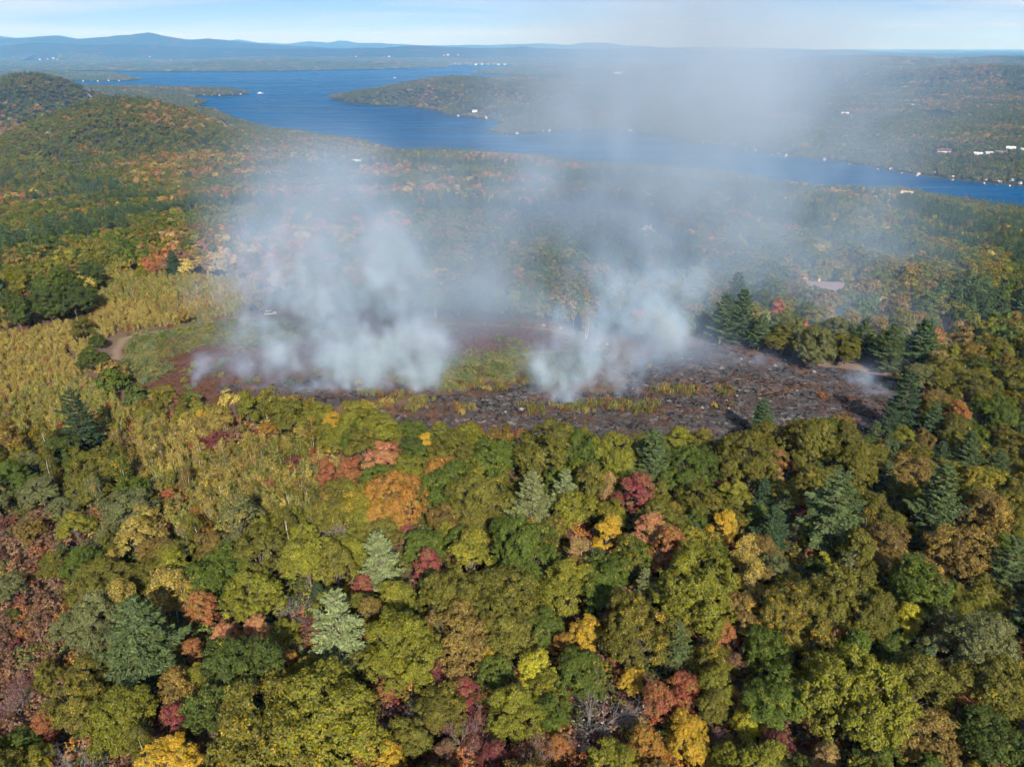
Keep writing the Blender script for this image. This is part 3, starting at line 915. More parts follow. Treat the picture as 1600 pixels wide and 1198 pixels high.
TINT = dict(olive=(.104, .098, .020), green=(.072, .096, .018), lime=(.135, .135, .020), darkgreen=(.054, .070, .017), khaki=(.265, .208, .052), brownolive=(.135, .096, .028),
            orange=(.28, .142, .032), red=(.25, .086, .045), crimson=(.20, .052, .048), salmon=(.37, .17, .085), gold=(.44, .29, .028), yellow=(.32, .30, .03), tan=(.32, .21, .085),
            greygreen=(.108, .114, .044), maroon=(.125, .040, .036), pine=(.052, .078, .033), darkpine=(.034, .054, .024), palepine=(.128, .148, .060), teal=(.066, .087, .031), rust=(.24, .10, .04), grey=(.24, .2, .18), brown=(.15, .085, .05))
TINT = {k: np.array(v) * (1.12 if 'pine' in k or k in ('teal', 'grey') else 1.10 if k in ('gold', 'yellow', 'salmon', 'tan', 'palepine', 'crimson', 'red', 'orange') else 1.26) for k, v in TINT.items()}
WORD = dict(olive='olive green', green='mid green', lime='lime green', darkgreen='dark green', khaki='khaki yellow', brownolive='brownish olive', orange='orange', red='red', crimson='crimson', salmon='salmon pink',
            gold='golden yellow', yellow='yellow', tan='tan', greygreen='grey green', maroon='maroon', pine='green', darkpine='dark green', palepine='pale grey green', teal='blue green', rust='rust brown', grey='grey', brown='brown')

def wood_tints(x, y, rng, autumn=0.30, near_green=False):
    """colours of a mixed October wood, in drifts"""
    n = len(x)
    a = fbm2(x / 130, y / 130, 51, 3); b = fbm2(x / 420, y / 420, 61, 3); c = rng.uniform(0, 1, n)
    pa = np.clip((a - 0.5) * 3.2 + (b - 0.5) * 1.8 + autumn, 0.03, 0.62)
    base = np.array([TINT[k] for k in ('green', 'olive', 'darkgreen', 'brownolive', 'lime')])
    aut = np.array([TINT[k] for k in ('orange', 'rust', 'red', 'brownolive', 'tan', 'khaki', 'maroon', 'brown')])
    t = base[rng.choice(5, n, p=(.30, .34, .20, .11, .05))]
    u = aut[rng.choice(8, n, p=(.13, .24, .02, .26, .12, .17, .01, .05))]
    t = np.where((c < pa)[:, None], u, t)
    return t * rng.uniform(0.85, 1.2, (n, 1))

def in_frame(x, y, z, mu=140, mv=90, top=-40):
    u, v, dep = to_pixel(x, y, z)
    return (dep > 1) & (u > -mu) & (u < 1600 + mu) & (v < 1198 + mv)

# ------------------------------------------------------------------ the woods
def build_woods():
    rng = np.random.default_rng(11)
    # 1. from the field out to 1100 m
    x, y = jitter_grid(-1000, 1000, 150, 1150, 6.6, rng)
    k = np.abs(x) < y * 0.82 + 60
    x, y = x[k], y[k]
    z, s = land(x, y)
    d = np.hypot(x, y)
    u, v, dep = to_pixel(x, y, z)
    ok = (s > 6) & (d < 1100) & (u > -260) & (u < 1860) & ~open_ground(x, y) & ~inside(BIRCH_LAND, x, y) & ~near_wood(x, y)
    x, y, z, s = x[ok], y[ok], z[ok], s[ok]
    n = len(x)
    pn = fbm2(x / 70, y / 70, 71, 3) + 0.10 * sstep(100, 420, x) + 0.14 * np.exp(-((x - 95) / 80) ** 2 - ((y - 255) / 60) ** 2)
    pine = (pn > 0.61) & (rng.uniform(0, 1, n) < 0.72)
    idx = np.where(pine, rng.integers(6, 8, n), rng.integers(0, 6, n))
    au = 0.12 + 0.02 * np.exp(-((x + 60) / 190) ** 2) * sstep(300, 520, y)
    t = wood_tints(x, y, rng, au) * 1.18
    pt = np.where(rng.uniform(0, 1, (n, 1)) < 0.25, TINT['pine'] * 1.2, TINT['pine'])
    t = np.where(pine[:, None], pt * rng.uniform(0.8, 1.25, (n, 1)), t)
    scl = rng.uniform(0.55, 1.0, n) * np.where(pine, 0.92, 0.86)
    turn = np.where(rng.uniform(0, 1, n) < 0.25, rng.uniform(0.1, 0.45, n), 0.0) * ~pine
    scatter('woods', MID, x, y, z - 0.3, idx, scl, rng.uniform(0, 6.28, n), t, turn, 'mixed autumn woods sloping from the field down to the lake')
    # 2. 1100 m to 5200 m
    X, Y = [], []
    for y0, y1, st in ((600, 2000, 9.5), (2000, 3400, 12.0), (3400, 5300, 16.0)):
        a, b = jitter_grid(-y1 * 0.86, y1 * 0.86, y0, y1, st, rng)
        X.append(a); Y.append(b)
    x, y = np.concatenate(X), np.concatenate(Y)
    d = np.hypot(x, y)
    k = (d > 1100) & (np.abs(x) < y * 0.80 + 60)
    x, y = x[k], y[k]
    z, s = land(x, y)
    ok = (s > 2.5) & ~open_ground(x, y)
    x, y, z, s = x[ok], y[ok], z[ok], s[ok]
    n = len(x)
    pine = (fbm2(x / 160, y / 160, 71, 3) + 0.06 * (x > 300) > 0.585) & (rng.uniform(0, 1, n) < 0.5)
    idx = np.where(pine, rng.integers(3, 5, n), rng.integers(0, 3, n))
    t = wood_tints(x, y, rng, -0.14 + 0.10 * np.exp(-((x + 200) / 500) ** 2 - ((y - 1300) / 500) ** 2))
    t = t * 0.74 + 0.36 * TINT['olive'] * (0.8 + 0.4 * fbm2(x / 60, y / 60, 77, 2))[:, None]
    t = np.where(pine[:, None], TINT['pine'] * rng.uniform(0.85, 1.25, (n, 1)), t)
    d = np.hypot(x, y)
    scl = rng.uniform(0.75, 1.15, n) * np.where(d < 2000, 0.95, np.where(d < 3400, 1.12, 1.4)) * np.where(pine, 0.9, 1)
    scatter('lakeside_forest', LOW, x, y, z - 0.5, idx, scl, rng.uniform(0, 6.28, n), t, np.zeros(n), 'forest covering the hills and both shores of the lake', rise=0.9)
    # 3. beyond, patches of canopy
    x, y = jitter_grid(-11500, 11500, 4000, 13500, 46, rng)
    d = np.hypot(x, y)
    k = (d > 5000) & (np.abs(x) < y * 0.78 + 60)
    x, y = x[k], y[k]
    z, s = land(x, y)
    ok = (s > 30) & ~open_ground(x, y)
    x, y, z = x[ok], y[ok], z[ok]
    n = len(x)
    t = wood_tints(x, y, rng, 0.02) * 0.5 + TINT['green'] * 0.5
    scatter('distant_forest', FAR, x, y, z - 3, rng.integers(0, 4, n), rng.uniform(0.85, 1.15, n), rng.uniform(0, 6.28, n), t, np.zeros(n), 'distant forest on the low hills past the lake')
    # 4. the young birches left of the field
    x, y = jitter_grid(-330, 0, 120, 400, 1.5, rng)
    z = ground(x, y)
    u, v, dep = to_pixel(x, y, z + 3)
    ok = inside(BIRCH_LAND, x, y) & ~open_ground(x, y) & (u > -120)
    x, y, z, v = x[ok], y[ok], z[ok], v[ok]
    n = len(x)
    gap = fbm2(x / 14, y / 14, 81, 3)
    front = sstep(610, 700, v)
    k = rng.uniform(0, 1, n) < np.where(gap < 0.36, 0.5, 1.0) * (1 - 0.35 * front)
    for t_ in TREES:                                        # leave room for the trees placed by eye
        if t_['hero']:
            k &= np.hypot(x - t_['x'], y - t_['y'] + 0.3 * t_['r']) > t_['r'] * 0.9
    x, y, z, gap, front = x[k], y[k], z[k], gap[k], front[k]
    n = len(x)
    t = TINT['khaki'] * 0.95 * (0.78 + 0.4 * fbm2(x / 9, y / 9, 83, 2))[:, None] * rng.uniform(0.8, 1.2, (n, 1))
    g = (fbm2(x / 28, y / 28, 85, 2) > 0.56)
    t = np.where((g & (rng.uniform(0, 1, n) < 0.6))[:, None], t * np.array([0.72, 0.9, 0.8]), t)
    t = np.where((rng.uniform(0, 1, n) < 0.03)[:, None], TINT['rust'] * 0.9, t)
    mixed = front * sstep(0.42, 0.6, fbm2(x / 11, y / 11, 87, 3))
    other = np.array([TINT[q] for q in ('olive', 'brownolive', 'greygreen', 'lime', 'tan', 'rust')])[rng.choice(6, n, p=(.34, .22, .16, .16, .08, .04))]
    t = t * (1 - 0.6 * mixed)[:, None] + other * (0.6 * mixed)[:, None]
    t = t * (1 - 0.04 * front)[:, None]
    scl = rng.uniform(0.6, 1.1, n) * (0.80 + 0.16 * front)
    scatter('birch_thicket', BIRCH, x, y, z - 0.2, rng.integers(0, 5, n), scl, rng.uniform(0, 6.28, n), t, np.zeros(n), 'thicket of khaki yellow young birches left of the dirt track')
    # 5. brush and saplings on the floor of the near wood
    x, y = jitter_grid(-240, 240, 40, 260, 2.3, rng)
    z = ground(x, y)
    u, v, dep = to_pixel(x, y, z)
    ok = (u > -120) & (u < 1720) & (v < 1290) & ~inside(FIELD, x, y) & near_wood(x, y)
    x, y, z = x[ok], y[ok], z[ok]
    n = len(x)
    br = inside(BRUSH, x, y)
    names = ('rust', 'maroon', 'brown', 'olive', 'greygreen', 'orange', 'khaki', 'green')
    pb = np.array([.07, .06, .62, .06, .14, .00, .04, .01]); pw = np.array([.16, .08, .14, .2, .1, .06, .08, .18])
    pal = np.array([TINT[k] for k in names])
    t = np.where(br[:, None], pal[rng.choice(8, n, p=pb)], pal[rng.choice(8, n, p=pw)]) * rng.uniform(0.75, 1.2, (n, 1))
    k = rng.uniform(0, 1, n) < np.where(br, 0.8, 0.75)
    sc_ = rng.uniform(0.6, 1.8, n)
    scatter('undergrowth', SHRUB, x[k], y[k], z[k] - 0.1, rng.integers(0, 3, k.sum()), sc_[k], rng.uniform(0, 6.28, k.sum()), t[k], np.zeros(k.sum()), 'brown and red brush between the near trees')

def near_wood(x, y):
    """the wood in front of the field, whose trees are built one by one"""
    z = 151.0
    u, v, dep = to_pixel(x, y, z)
    r = (v > 655) & (dep > 0)
    # right-hand flank of the field as well
    r |= (u > 1430) & (v > 560) & (dep > 0)
    return r & ~inside(FIELD, x, y) & (np.hypot(x, y) < 330)
print('T d', time.time() - T0)

# ------------------------------------------------------------------ the near trees, one by one
# u, v of the crown's middle in the photograph, crown width there, kind, colour, share of turned leaves
HERO = [
 # lower left
 (125, 662, 74, 'pine', 'darkpine', 0), (92, 705, 60, 'oak', 'darkgreen', .1), (152, 722, 64, 'oak', 'olive', .1), (135, 716, 22, 'maple', 'red', 0), (20, 742, 60, 'oak', 'green', 0), (62, 762, 50, 'oak', 'greygreen', 0),
 (335, 690, 50, 'bush', 'maroon', 0), (372, 684, 40, 'bush', 'brown', 0), (310, 700, 34, 'bush', 'rust', 0), (462, 727, 34, 'bush', 'maroon', 0), (420, 668, 26, 'maple', 'orange', 0), (314, 650, 24, 'maple', 'gold', .2),
 (197, 788, 72, 'oak', 'greygreen', 0), (212, 800, 36, 'bare', 'grey', 0), (254, 829, 30, 'maple', 'crimson', 0), (316, 822, 34, 'maple', 'orange', .3), (330, 836, 26, 'bush', 'crimson', 0), (262, 775, 26, 'maple', 'red', 0), (308, 800, 26, 'maple', 'orange', 0),
 (275, 866, 62, 'oak', 'olive', .15), (352, 880, 74, 'oak', 'green', .1), (402, 858, 82, 'oak', 'olive', .1), (478, 868, 88, 'oak', 'lime', .12), (440, 812, 60, 'oak', 'lime', .1), (520, 800, 60, 'oak', 'olive', .2),
 (260, 920, 60, 'poplar', 'khaki', .25), (192, 930, 46, 'poplar', 'khaki', .1), (290, 925, 40, 'poplar', 'khaki', .3), (230, 1003, 122, 'pine', 'teal', 0), (350, 992, 44, 'maple', 'salmon', .15), (398, 984, 54, 'maple', 'salmon', .05),
 (300, 1010, 40, 'maple', 'rust', .3), (525, 988, 112, 'pine', 'palepine', 0), (358, 1062, 160, 'oak', 'darkgreen', .08), (405, 1140, 190, 'oak', 'olive', .28), (512, 1112, 215, 'oak', 'lime', .30), (272, 1118, 46, 'maple', 'crimson', 0),
 (220, 1063, 24, 'maple', 'crimson', 0), (190, 1115, 104, 'oak', 'lime', .12), (118, 1092, 92, 'oak', 'olive', .3), (122, 1180, 78, 'bare', 'grey', 0), (262, 1188, 80, 'oak', 'gold', .4), (365, 1196, 66, 'maple', 'gold', .3),
 (14, 1078, 66, 'bare', 'maroon', 0), (64, 1136, 46, 'maple', 'red', .4), (28, 1165, 56, 'oak', 'green', .2), (18, 960, 26, 'bush', 'green', 0), (82, 880, 44, 'oak', 'olive', .1), (12, 914, 46, 'oak', 'greygreen', .05),
 (100, 860, 32, 'bush', 'teal', 0), (45, 826, 46, 'oak', 'brownolive', .2), (115, 818, 48, 'oak', 'lime', .25), (95, 790, 42, 'oak', 'greygreen', 0), (395, 925, 92, 'oak', 'lime', .1), (320, 905, 84, 'oak', 'green', .1),
 (458, 938, 62, 'bare', 'grey', 0), (440, 990, 52, 'oak', 'lime', .25), (456, 1026, 28, 'maple', 'orange', 0), (316, 948, 56, 'maple', 'rust', .3), (150, 955, 84, 'oak', 'greygreen', .1), (135, 922, 66, 'oak', 'olive', .12),
 (108, 975, 54, 'oak', 'greygreen', 0), (210, 835, 70, 'oak', 'khaki', .1), (162, 893, 70, 'oak', 'olive', .1), (74, 1050, 44, 'oak', 'olive', .2), (45, 890, 26, 'bush', 'maroon', 0), (40, 985, 30, 'bush', 'rust', 0), (20, 1010, 32, 'bush', 'maroon', 0),
 # middle
 (624, 775, 96, 'oak', 'orange', .25), (566, 780, 76, 'oak', 'lime', .42), (706, 700, 82, 'oak', 'olive', .08), (857, 696, 112, 'oak', 'olive', .1), (905, 706, 80, 'oak', 'green', .1), (960, 704, 84, 'oak', 'lime', .12), (778, 708, 66, 'oak', 'green', .1),
 (646, 698, 44, 'oak', 'darkgreen', 0), (592, 712, 50, 'maple', 'salmon', .2), (545, 728, 46, 'maple', 'red', .3), (514, 738, 42, 'maple', 'red', .3), (618, 702, 26, 'maple', 'red', 0), (815, 678, 26, 'bush', 'red', 0), (665, 686, 27, 'maple', 'gold', .3), (518, 692, 38, 'oak', 'lime', .3),
 (588, 672, 60, 'oak', 'lime', .1), (540, 664, 46, 'oak', 'lime', .1), (484, 655, 40, 'oak', 'lime', .15), (640, 668, 44, 'oak', 'green', .15), (740, 672, 38, 'bush', 'red', .2),
 (760, 776, 112, 'oak', 'olive', .1), (700, 756, 82, 'oak', 'green', .1), (698, 806, 62, 'oak', 'brownolive', .3), (640, 735, 60, 'oak', 'lime', .1), (830, 788, 82, 'pine', 'greygreen', 0), (880, 770, 58, 'pine', 'palepine', 0), (784, 743, 26, 'maple', 'orange', 0), (811, 764, 30, 'maple', 'gold', .2),
 (1021, 724, 82, 'pine', 'teal', 0), (990, 768, 60, 'maple', 'crimson', 0), (967, 748, 26, 'maple', 'orange', .3), (1018, 830, 68, 'maple', 'salmon', .2), (950, 832, 56, 'maple', 'gold', .3), (938, 852, 44, 'bare', 'salmon', 0), (903, 864, 36, 'poplar', 'tan', .2), (945, 758, 34, 'poplar', 'tan', .2), (915, 745, 60, 'oak', 'lime', .15),
 (596, 880, 80, 'pine', 'palepine', 0), (667, 886, 54, 'maple', 'crimson', 0), (568, 910, 36, 'maple', 'crimson', .2), (633, 827, 24, 'maple', 'crimson', 0), (660, 848, 64, 'oak', 'green', .1), (715, 846, 66, 'oak', 'green', .08), (755, 846, 54, 'oak', 'olive', .2), (590, 835, 66, 'oak', 'olive', .1), (545, 860, 60, 'oak', 'lime', .1),
 (820, 850, 112, 'oak', 'green', .1), (784, 922, 104, 'oak', 'olive', .12), (885, 908, 92, 'oak', 'lime', .2), (948, 902, 88, 'oak', 'green', .1), (1012, 922, 50, 'pine', 'greygreen', 0), (697, 935, 112, 'oak', 'olive', .1), (625, 1002, 134, 'oak', 'lime', .1), (706, 985, 112, 'oak', 'brownolive', .15), (622, 936, 72, 'oak', 'lime', .15), (560, 945, 60, 'oak', 'olive', .2),
 (790, 966, 92, 'oak', 'olive', .1), (915, 984, 52, 'maple', 'gold', 0), (875, 1007, 40, 'maple', 'orange', .2), (765, 1027, 42, 'maple', 'gold', .4), (838, 1036, 56, 'maple', 'yellow', .1), (892, 1040, 30, 'maple', 'red', .3), (995, 982, 122, 'oak', 'olive', .3), (990, 1056, 42, 'maple', 'gold', .3), (1036, 1092, 62, 'maple', 'red', .25), (850, 975, 60, 'oak', 'green', .15),
 (641, 1112, 52, 'bare', 'grey', 0), (688, 1103, 76, 'oak', 'olive', .22), (808, 1103, 92, 'oak', 'lime', .12), (674, 1056, 46, 'maple', 'maroon', 0), (730, 1078, 42, 'maple', 'crimson', 0), (730, 1135, 68, 'bare', 'maroon', 0), (838, 1164, 64, 'bare', 'red', 0), (935, 1098, 112, 'bare', 'grey', 0), (711, 1042, 28, 'poplar', 'tan', .2), (1018, 1164, 64, 'maple', 'orange', .3),
 (958, 1192, 84, 'oak', 'lime', .25), (612, 1190, 60, 'maple', 'gold', .4), (560, 1040, 60, 'oak', 'olive', .2), (875, 1165, 40, 'maple', 'rust', .3), (612, 1065, 40, 'maple', 'rust', .4), (770, 1180, 50, 'maple', 'maroon', .2), (900, 1150, 40, 'bare', 'rust', 0), (690, 1175, 44, 'maple', 'brown', .3),
 # right
 (1091, 906, 132, 'oak', 'lime', .12), (1150, 912, 42, 'maple', 'gold', .4), (1128, 818, 48, 'maple', 'gold', .4), (1160, 858, 40, 'poplar', 'khaki', .2), (1180, 905, 44, 'poplar', 'khaki', .2), (1206, 826, 62, 'pine', 'darkpine', 0), (1192, 780, 50, 'pine', 'darkpine', 0), (1297, 803, 126, 'pine', 'teal', 0), (1462, 790, 96, 'pine', 'teal', 0), (1578, 890, 78, 'pine', 'teal', 0), (1384, 752, 46, 'pine', 'teal', 0),
 (1514, 712, 56, 'pine', 'teal', 0), (1190, 656, 48, 'pine', 'pine', 0), (1412, 634, 72, 'pine', 'darkpine', 0), (1385, 668, 44, 'pine', 'darkpine', 0), (1455, 664, 50, 'pine', 'pine', 0), (1562, 735, 46, 'pine', 'teal', 0), (1240, 672, 30, 'pine', 'pine', 0),
 (1178, 712, 92, 'oak', 'olive', .2), (1078, 730, 82, 'oak', 'green', .1), (1062, 690, 56, 'oak', 'lime', .1), (1268, 684, 88, 'oak', 'olive', .2), (1310, 664, 52, 'oak', 'brownolive', .35), (1334, 722, 82, 'oak', 'olive', .2), (1425, 737, 70, 'oak', 'brownolive', .25), (1251, 717, 32, 'maple', 'red', .3), (1204, 734, 40, 'maple', 'tan', .2), (1279, 748, 62, 'oak', 'olive', .2), (1098, 780, 66, 'oak', 'olive', .2), (1150, 770, 56, 'oak', 'lime', .2),
 (1384, 852, 88, 'oak', 'brownolive', .2), (1503, 853, 96, 'oak', 'brownolive', .25), (1545, 800, 82, 'oak', 'brownolive', .3), (1370, 787, 52, 'oak', 'olive', .2), (1320, 934, 122, 'oak', 'olive', .15), (1216, 888, 60, 'oak', 'greygreen', .1), (1288, 874, 28, 'maple', 'yellow', .2), (1247, 957, 112, 'oak', 'olive', .42), (1439, 911, 104, 'oak', 'green', .15), (1426, 965, 52, 'maple', 'yellow', .3), (1530, 943, 58, 'oak', 'lime', .35),
 (1526, 998, 122, 'oak', 'greygreen', .1), (1475, 982, 52, 'maple', 'orange', .3), (1343, 1076, 152, 'oak', 'lime', .15), (1430, 1062, 112, 'oak', 'olive', .12), (1210, 1086, 98, 'oak', 'green', .15), (1202, 1010, 84, 'oak', 'green', .15), (1132, 988, 46, 'maple', 'rust', .4), (1110, 1026, 62, 'oak', 'olive', .3), (1068, 1070, 50, 'maple', 'red', .2), (1078, 1146, 74, 'oak', 'gold', .4), (1169, 1126, 48, 'maple', 'yellow', .3),
 (1148, 1084, 26, 'maple', 'orange', 0), (1123, 1154, 50, 'bare', 'maroon', 0), (1292, 1176, 52, 'maple', 'tan', .3), (1448, 1146, 112, 'oak', 'brownolive', .2), (1556, 1146, 112, 'oak', 'darkgreen', .08), (1512, 1106, 52, 'maple', 'rust', .5), (1556, 1062, 112, 'oak', 'olive', .12), (1220, 1165, 60, 'maple', 'maroon', .3), (1380, 1170, 80, 'oak', 'green', .2),
 (1495, 670, 62, 'oak', 'olive', .15), (1555, 640, 72, 'oak', 'green', .15), (1592, 694, 60, 'oak', 'olive', .2), (1590, 780, 60, 'oak', 'olive', .2), (1480, 735, 50, 'oak', 'lime', .2), (1530, 600, 60, 'oak', 'olive', .1), (1590, 590, 56, 'oak', 'olive', .2), (1060, 960, 60, 'oak', 'olive', .25), (1130, 940, 50, 'oak', 'lime', .3), (1150, 1035, 40, 'maple', 'brown', .3), (1280, 1020, 60, 'oak', 'olive', .3), (1395, 1010, 60, 'oak', 'green', .2),
 # along the track and on the far side of the field
 (142, 558, 42, 'oak', 'darkgreen', 0), (152, 530, 26, 'oak', 'darkgreen', .1), (126, 508, 34, 'oak', 'olive', .3), (142, 515, 24, 'bush', 'greygreen', 0), (147, 578, 10, 'bush', 'red', 0), (270, 412, 30, 'pine', 'pine', 0), (240, 418, 16, 'maple', 'rust', 0), (222, 424, 18, 'oak', 'lime', 0),
 (22, 474, 60, 'oak', 'darkgreen', 0), (72, 468, 54, 'oak', 'darkgreen', 0), (112, 458, 62, 'oak', 'darkgreen', .05), (86, 436, 60, 'oak', 'green', .05), (46, 464, 14, 'maple', 'red', 0), (140, 425, 44, 'oak', 'darkgreen', 0), (20, 433, 50, 'oak', 'lime', .3), (265, 508, 9, 'bush', 'red', 0), (345, 498, 10, 'bush', 'red', 0), (325, 503, 12, 'bush', 'gold', 0),
 (512, 446, 44, 'maple', 'red', .1), (508, 476, 34, 'maple', 'orange', .3), (535, 470, 34, 'pine', 'pine', 0), (463, 430, 28, 'poplar', 'tan', 0), (918, 498, 26, 'poplar', 'khaki', 0), (946, 494, 44, 'pine', 'teal', 0), (978, 495, 34, 'pine', 'teal', 0), (1005, 480, 34, 'pine', 'pine', 0),
 (1128, 500, 56, 'pine', 'pine', 0), (1160, 496, 60, 'pine', 'pine', 0), (1188, 520, 42, 'pine', 'pine', 0), (1152, 460, 46, 'pine', 'pine', 0), (1270, 532, 66, 'oak', 'greygreen', .15), (1224, 528, 44, 'oak', 'olive', .1), (1322, 540, 46, 'oak', 'olive', .1), (1238, 512, 50, 'oak', 'greygreen', .05), (1310, 516, 50, 'oak', 'greygreen', .05), (1350, 530, 46, 'pine', 'teal', 0), (1392, 545, 56, 'pine', 'teal', 0), (1440, 540, 60, 'pine', 'pine', 0), (1430, 585, 52, 'oak', 'greygreen', .1), (1480, 575, 60, 'oak', 'olive', .1), (715, 470, 26, 'maple', 'rust', 0), (680, 478, 24, 'bare', 'grey', 0),
]
ASPECT = {'oak': 1.12, 'maple': 1.5, 'poplar': 2.3, 'pine': 1.5, 'bare': 1.35, 'birch': 2.6, 'bush': 0.72, 'scrub': 0.6}
TALL = {'oak': (7.5, 17.0), 'maple': (5.0, 15.0), 'poplar': (8.0, 13.0), 'pine': (7.0, 21.0), 'bare': (6.0, 12.0), 'birch': (5.0, 10.0), 'bush': (1.2, 5.0), 'scrub': (0.6, 2.5)}
MIDDLE = {'oak': 0.62, 'maple': 0.62, 'poplar': 0.62, 'pine': 0.50, 'bare': 0.62, 'birch': 0.55, 'bush': 0.5, 'scrub': 0.5}
NAME = {'oak': 'oak_tree', 'maple': 'maple_tree', 'poplar': 'poplar_tree', 'pine': 'pine_tree', 'bare': 'leafless_tree', 'birch': 'birch_tree', 'bush': 'bush', 'scrub': 'bush'}
CALL = {'oak': 'oak', 'maple': 'maple', 'poplar': 'poplar', 'pine': 'pine', 'bare': 'leafless tree', 'birch': 'birch', 'bush': 'bush', 'scrub': 'bush'}
CAT = {'oak': 'tree', 'maple': 'tree', 'poplar': 'tree', 'pine': 'tree', 'bare': 'tree', 'birch': 'tree', 'bush': 'bush', 'scrub': 'bush'}

def place_hero(u, v, w, kind):
    """position, radius and height of a tree from its crown in the photograph"""
    d = ray(u, v)
    zt = ZF + 8
    for _ in range(8):
        t = (zt - H) / d[2]
        x, y = d[0] * t, d[1] * t
        depth = t * (d[1] * CP - d[2] * SP)
        r = 0.5 * w * depth / FPX
        h = min(max(2 * r * ASPECT[kind], TALL[kind][0] if kind not in ('bush', 'scrub') else 0), TALL[kind][1])
        g = float(ground(x, y)[0])
        zt = g + h * MIDDLE[kind]
    return x, y, g, r, h

TREES = []          # dicts
def add_tree(x, y, g, r, h, kind, colour, turn, hero):
    u, v, dep = to_pixel(x, y, g + h * MIDDLE[kind])
    TREES.append(dict(x=x, y=y, g=g, r=r, h=h, kind=kind, colour=colour, turn=turn, hero=hero, u=float(u), v=float(v), w=2 * r * FPX / float(dep)))
for (u, v, w, k, c, tn) in HERO:
    x, y, g, r, h = place_hero(u, v, w * (1.06 if k in ('oak', 'maple') else 1.0), k)
    add_tree(x, y, g, r, h, k, c, tn, True)

def fill_near():
    """the rest of the near wood, between the trees placed by eye"""
    rng = np.random.default_rng(23)
    x, y = jitter_grid(-235, 235, 40, 300, 4.1, rng)
    o = rng.permutation(len(x)); x, y = x[o], y[o]
    g = ground(x, y)
    u, v, dep = to_pixel(x, y, g + 8)
    ok = near_wood(x, y) & (u > -90) & (u < 1690) & (v < 1262) & ~inside(BIRCH_LAND, x, y)
    x, y, g, u, v = x[ok], y[ok], g[ok], u[ok], v[ok]
    inb = inside(BRUSH, x, y)
    px = [t['x'] for t in TREES]; py = [t['y'] for t in TREES]; pr = [t['r'] for t in TREES]
    for i in range(len(x)):
        rr = np.hypot(np.array(px) - x[i], np.array(py) - y[i])
        r = rng.uniform(2.4, 4.4)
        if inb[i]:
            continue
        need = 0.72 * np.array(pr) + r * 0.58
        slack = float(np.min(rr - need))
        if slack < 0:
            continue
        r = min(r + slack * 0.5, 5.0)
        q = rng.uniform()
        left = u[i] < 460
        if left:
            kind = 'oak' if q < .52 else 'maple' if q < .70 else 'poplar' if q < .88 else 'pine' if q < .93 else 'bare'
            cols, p = ('olive', 'greygreen', 'khaki', 'brownolive', 'green', 'rust', 'lime'), (.32, .16, .16, .14, .10, .02, .10)
        elif u[i] < 1060:
            kind = 'oak' if q < .74 else 'maple' if q < .90 else 'poplar' if q < .94 else 'pine' if q < .97 else 'bare'
            cols, p = ('olive', 'green', 'lime', 'brownolive', 'gold', 'orange', 'rust'), (.33, .27, .24, .12, .01, .01, .02)
        else:
            kind = 'oak' if q < .74 else 'maple' if q < .82 else 'poplar' if q < .86 else 'pine' if q < .98 else 'bare'
            cols, p = ('olive', 'green', 'brownolive', 'lime', 'darkgreen', 'rust', 'gold'), (.36, .23, .19, .12, .08, .01, .01)
        c = cols[rng.choice(len(cols), p=p)]
        if kind == 'pine':
            c = ('pine', 'darkpine', 'teal')[rng.integers(3)]; r *= 0.8
        if kind == 'bare':
            c = ('grey', 'maroon', 'rust')[rng.integers(3)]; r *= 0.8
        if kind == 'poplar':
            r *= 0.62
        if kind == 'maple' and rng.uniform() < 0.22:
            c = ('orange', 'rust', 'brownolive', 'rust', 'tan')[rng.integers(5)]
        h = min(max(2 * r * ASPECT[kind] * rng.uniform(0.95, 1.25), TALL[kind][0] * 0.8), TALL[kind][1])
        if kind == 'oak':
            h = min(max(h, 8.5), 12.0)
        add_tree(float(x[i]), float(y[i]), float(g[i]), r, h, kind, c, float(rng.choice([0, .1, .2, .35])), False)
        px.append(x[i]); py.append(y[i]); pr.append(r)
fill_near()

def front_birches():
    """birches in the open stand below the field that can be told apart"""
    rng = np.random.default_rng(29)
    x, y = jitter_grid(-125, -20, 130, 205, 5.6, rng)
    g = ground(x, y)
    u, v, dep = to_pixel(x, y, g + 4)
    ok = inside(BIRCH_LAND, x, y) & (v > 655) & (u > 160)
    out = []
    for a, b, c in zip(x[ok], y[ok], g[ok]):
        if min(math.hypot(a - t['x'], b - t['y']) - 0.5 * t['r'] for t in TREES) < 1.0:
            continue
        r = rng.uniform(1.3, 2.2)
        add_tree(float(a), float(b), float(c), r, rng.uniform(4.8, 7.4), 'birch', ('khaki', 'khaki', 'khaki', 'olive', 'brownolive', 'lime')[rng.integers(6)], 0.0, False)
front_birches()

def field_edge():
    """low young trees along the near edge of the field"""
    rng = np.random.default_rng(37)
    x, y = jitter_grid(-125, -5, 150, 215, 3.6, rng)
    g = ground(x, y)
    u, v, dep = to_pixel(x, y, g)
    ed = seg_dist(FIELD, x, y)
    ok = ~inside(FIELD, x, y) & (ed < 13) & (u > 215) & (u < 760) & (v > 600)
    for a, b, c, e in zip(x[ok], y[ok], g[ok], ed[ok]):
        if min(math.hypot(a - t['x'], b - t['y']) - 0.6 * t['r'] for t in TREES) < 1.5:
            continue
        q = rng.uniform()
        r = rng.uniform(1.7, 2.8)
        k = 'oak' if q < .6 else 'maple' if q < .75 else 'poplar'
        col = ('lime', 'khaki', 'olive', 'greygreen', 'khaki', 'lime', 'olive', 'brownolive')[rng.integers(8)]
        add_tree(float(a), float(b), float(c), r * (0.7 if k == 'poplar' else 1), rng.uniform(4.6, 7.0), k, col, float(rng.choice([0, .1, .25])), False)
field_edge()

